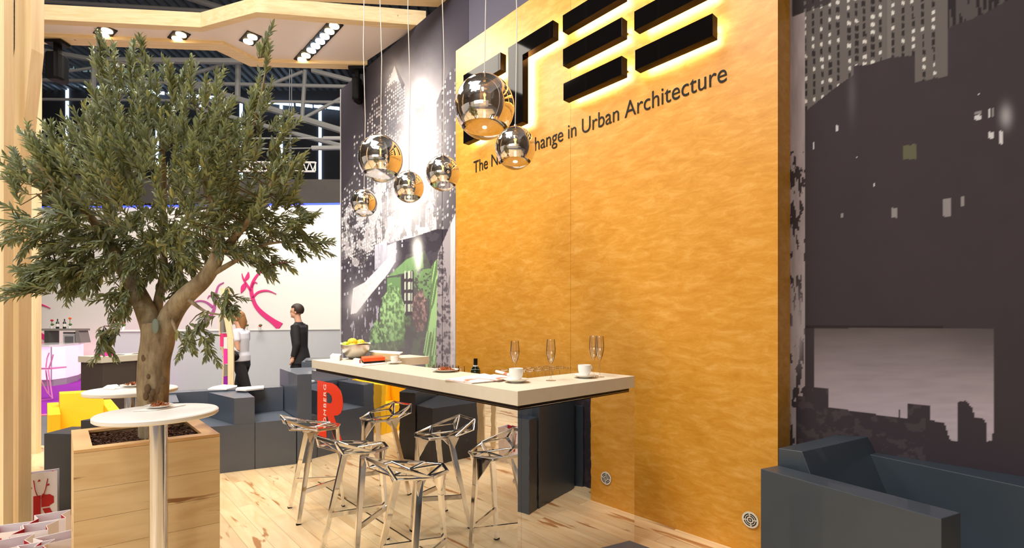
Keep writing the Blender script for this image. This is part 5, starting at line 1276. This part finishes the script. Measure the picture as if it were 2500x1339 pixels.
def person(label, px, Yp_, s, J, top, legs, hairm, hairlong=False, jacket=True):
    o_ = Q(px, 900, Yp_); base = Vector((o_.x, Yp_, -.075))
    t = thing('person', base, label, 'person')
    g = lambda k: base+Vector(J[k])*s
    face = Vector(J['face']).normalized(); side = Vector((-face.y, face.x, 0)); Zv = Vector((0, 0, 1))
    def hb(o, c, f_, y_, z_, ax, n=16, m=12):          # ellipsoid in the head's frame
        i0 = len(o.v); o.ball((0, 0, 0), 1, 1, n, m)
        for k in range(i0, len(o.v)):
            v = o.v[k]; o.v[k] = tuple(c+face*(f_+v[0]*ax[0])*s+side*(y_+v[1]*ax[1])*s+Zv*(z_+v[2]*ax[2])*s)
    hc = g('head1'); o = MB()
    etube(o, [g('pelvis')-Zv*.1*s, g('pelvis'), g('waist'), g('chest'), g('neckb')-Zv*.02*s], [.13*s, .15*s, .125*s, .155*s, .07*s], [.09*s, .105*s, .09*s, .105*s, .055*s])
    o.tube([g('chest'), g('neckb'), g('neck'), hc-Zv*.02*s], [.07*s, .058*s, .054*s, .055*s], 14)
    hb(o, hc, -.008, 0, .025, (.098, .077, .095)); hb(o, hc, .028, 0, -.045, (.062, .055, .068)); hb(o, hc, .088, 0, -.012, (.018, .012, .024)); hb(o, hc, .070, 0, -.082, (.022, .024, .020)); hb(o, hc, .078, 0, .026, (.014, .045, .012))
    hb(o, hc, .080, 0, -.050, (.012, .022, .010))
    for q in (1, -1): hb(o, hc, -.008, q*.078, -.008, (.018, .011, .030), 10, 8)
    for sd in 'LR':
        o.tube([g('sh'+sd), lerp(g('sh'+sd), g('el'+sd), .5), g('el'+sd), lerp(g('el'+sd), g('wr'+sd), .5), g('wr'+sd)], [.055*s, .05*s, .040*s, .036*s, .025*s], 12)
        wr = g('wr'+sd); fd = (wr-g('el'+sd)).normalized(); ac = fd.cross(Vector((1, 0, 0))); ac = ac.normalized() if ac.length > .1 else Vector((0, 1, 0))
        pm = fd.cross(ac).normalized()
        for k in range(5): o.blob(tuple(wr+fd*(.03+.012*k)*s), (.030*s, .030*s, .030*s), 10, 6) if k < 3 else None
        for off_, ln in ((-.027, .072), (-.009, .082), (.009, .078), (.027, .062)):
            k0 = wr+fd*.05*s+ac*off_*s; k1 = k0+fd*ln*.45*s; k2 = k1+(fd*.85+pm*.35).normalized()*ln*.33*s; k3 = k2+(fd*.6+pm*.7).normalized()*ln*.26*s
            o.tube([k0, k1, k2, k3], [.0105*s, .010*s, .009*s, .008*s], 8)
        th = wr+fd*.02*s-ac*.026*s; o.tube([th, th+(fd*.6-ac*.7).normalized()*.034*s, th+(fd*.9-ac*.35).normalized()*.064*s], [.013*s, .011*s, .009*s], 8)
        o.tube([g('hip'+sd)+Zv*.05*s, g('hip'+sd), lerp(g('hip'+sd), g('kn'+sd), .5), g('kn'+sd), lerp(g('kn'+sd), g('an'+sd), .35), g('an'+sd)], [.08*s, .082*s, .070*s, .052*s, .052*s, .036*s], 14)
        o.tube([g('an'+sd), lerp(g('an'+sd), g('to'+sd), .5), g('to'+sd)], [.036*s, .036*s, .028*s], 10)
    fuse('body', o, 'skin', t, .0065, 2)
    o = MB(); etube(o, [g('pelvis')-Zv*.10*s, g('pelvis')-Zv*.02*s, g('waist')-Zv*.02*s], [.165*s, .172*s, .145*s], [.115*s, .122*s, .108*s])
    for sd in 'LR':
        o.tube([g('hip'+sd)+Zv*.06*s, g('hip'+sd), lerp(g('hip'+sd), g('kn'+sd), .5), g('kn'+sd), lerp(g('kn'+sd), g('an'+sd), .5), lerp(g('kn'+sd), g('an'+sd), 1.0)], [.095*s, .100*s, .090*s, .072*s, .068*s, .066*s], 16)
    fuse('trousers', o, legs, t, .011, 2)
    o = MB(); bot = -.13 if jacket else .0; fl = 1.12 if jacket else 1.0
    etube(o, [g('pelvis')+Zv*bot*s, g('pelvis')+Zv*(bot+.10)*s, g('waist'), g('chest'), g('chest')+Zv*.09*s, g('neckb')-Zv*.025*s, g('neckb')+Zv*.025*s],
          [.185*s*fl, .178*s*fl, .155*s, .188*s, .180*s, .105*s, .070*s], [.128*s*fl, .125*s*fl, .115*s, .128*s, .112*s, .080*s, .066*s])
    for sd in 'LR':
        sh = g('sh'+sd); o.tube([sh+Vector((0, -.04 if J['sh'+sd][1] > 0 else .04, .0))*s, sh, lerp(sh, g('el'+sd), .5), g('el'+sd), lerp(g('el'+sd), g('wr'+sd), .92)], [.06*s, .072*s, .064*s, .056*s, .044*s], 14)
    fuse('jacket' if jacket else 'shirt', o, top, t, .011, 3)
    for sd in 'LR':
        o = MB(); o.tube([g('an'+sd)-Vector((.0, 0, .0))+(g('an'+sd)-g('to'+sd)).normalized()*.05*s, g('an'+sd)-Zv*.01*s, lerp(g('an'+sd), g('to'+sd), .6)-Zv*.004*s, g('to'+sd)+(g('to'+sd)-g('an'+sd)).normalized()*.04*s], [.040*s, .047*s, .045*s, .030*s], 12)
        fuse('shoe', o, 'black', t, .01, 2)
    # hair: a cap that follows the skull, open over the face
    o = MB(); i0 = 0; hb(o, hc, -.016, 0, .034, (.102, .086, .100), 24, 18)
    F_ = []
    for f in o.f:
        c = sum((Vector(o.v[k]) for k in f), Vector((0, 0, 0)))/len(f)-hc; fx, fz = c.dot(face)/s, c.z/s
        low = -.055 if hairlong else -.035
        if (fx < .012 and fz > low) or (fz > .068 and fx < .075) : F_.append(f)
    o.f = F_; o.m = [0]*len(F_); o.build('hair', hairm, t, smooth=True, solid=.012)
    if hairlong:
        o = MB(); o.tube([hc-face*.06*s+Zv*.02*s, hc-face*.085*s-Zv*.07*s, hc-face*.08*s-Zv*.19*s], [.070*s, .072*s, .038*s], 16); o.build('long_hair', hairm, t, smooth=True)
    for q in (1, -1): 
        o = MB(); hb(o, hc, .079, q*.028, .006, (.010, .011, .008), 10, 6); o.build('eye', 'black', t, smooth=True)
    o = MB(); hb(o, hc, .089, 0, -.050, (.007, .020, .005), 10, 6); o.build('mouth', 'lips', t, smooth=True)
    return t, g
M['lips'] = mat('lips', (176, 96, 88), .5)
JM = {'pelvis': (0, 0, .95), 'waist': (-.01, 0, 1.10), 'chest': (-.025, 0, 1.34), 'neckb': (-.03, 0, 1.49), 'neck': (-.045, 0, 1.55), 'head0': (-.070, 0, 1.635), 'head1': (-.070, 0, 1.69), 'head2': (-.075, 0, 1.745), 'face': (-1, -.12, 0),
      'shL': (-.02, -.17, 1.45), 'elL': (.03, -.22, 1.15), 'wrL': (-.03, -.22, .93), 'shR': (-.02, .17, 1.45), 'elR': (-.03, .22, 1.16), 'wrR': (-.17, .20, .97),
      'hipL': (0, -.09, .88), 'knL': (-.10, -.09, .50), 'anL': (-.34, -.09, .13), 'toL': (-.47, -.09, .07), 'hipR': (0, .09, .88), 'knR': (.03, .09, .48), 'anR': (.24, .09, .10), 'toR': (.14, .09, .03)}
person('man in a dark suit walking left past the pale counter', 734, 8.5, 1.04, JM, 'suit', 'suit', 'hair')
JW = dict(JM); JW.update({'pelvis': (0, 0, .94), 'knL': (.13, -.08, .50), 'anL': (.30, -.08, .10), 'toL': (.22, -.08, .03), 'knR': (-.10, .08, .50), 'anR': (-.24, .08, .09), 'toR': (-.37, .08, .05), 'wrL': (-.16, -.16, 1.16), 'elL': (.05, -.21, 1.15), 'wrR': (-.18, .12, 1.20)})
t, g = person('woman in a white shirt and black trousers holding a dark bag', 590, 8.3, .97, JW, 'shirt', 'suit', 'hairb', True, False)
q = g('wrL'); b = thing('shoulder_bag', q+Vector((.12, -.10, -.12)), 'small dark bag held by the woman in the white shirt', 'bag')
MB().blob(tuple(q+Vector((.12, -.10, -.12))), (.14, .06, .09), 14, 8).build('bag_body', 'black', b, smooth=True); MB().tube([q+Vector((.02, -.1, -.07)), q+Vector((.08, -.1, .02)), q+Vector((.2, -.1, -.06))], .009, 6).build('strap', 'black', b)
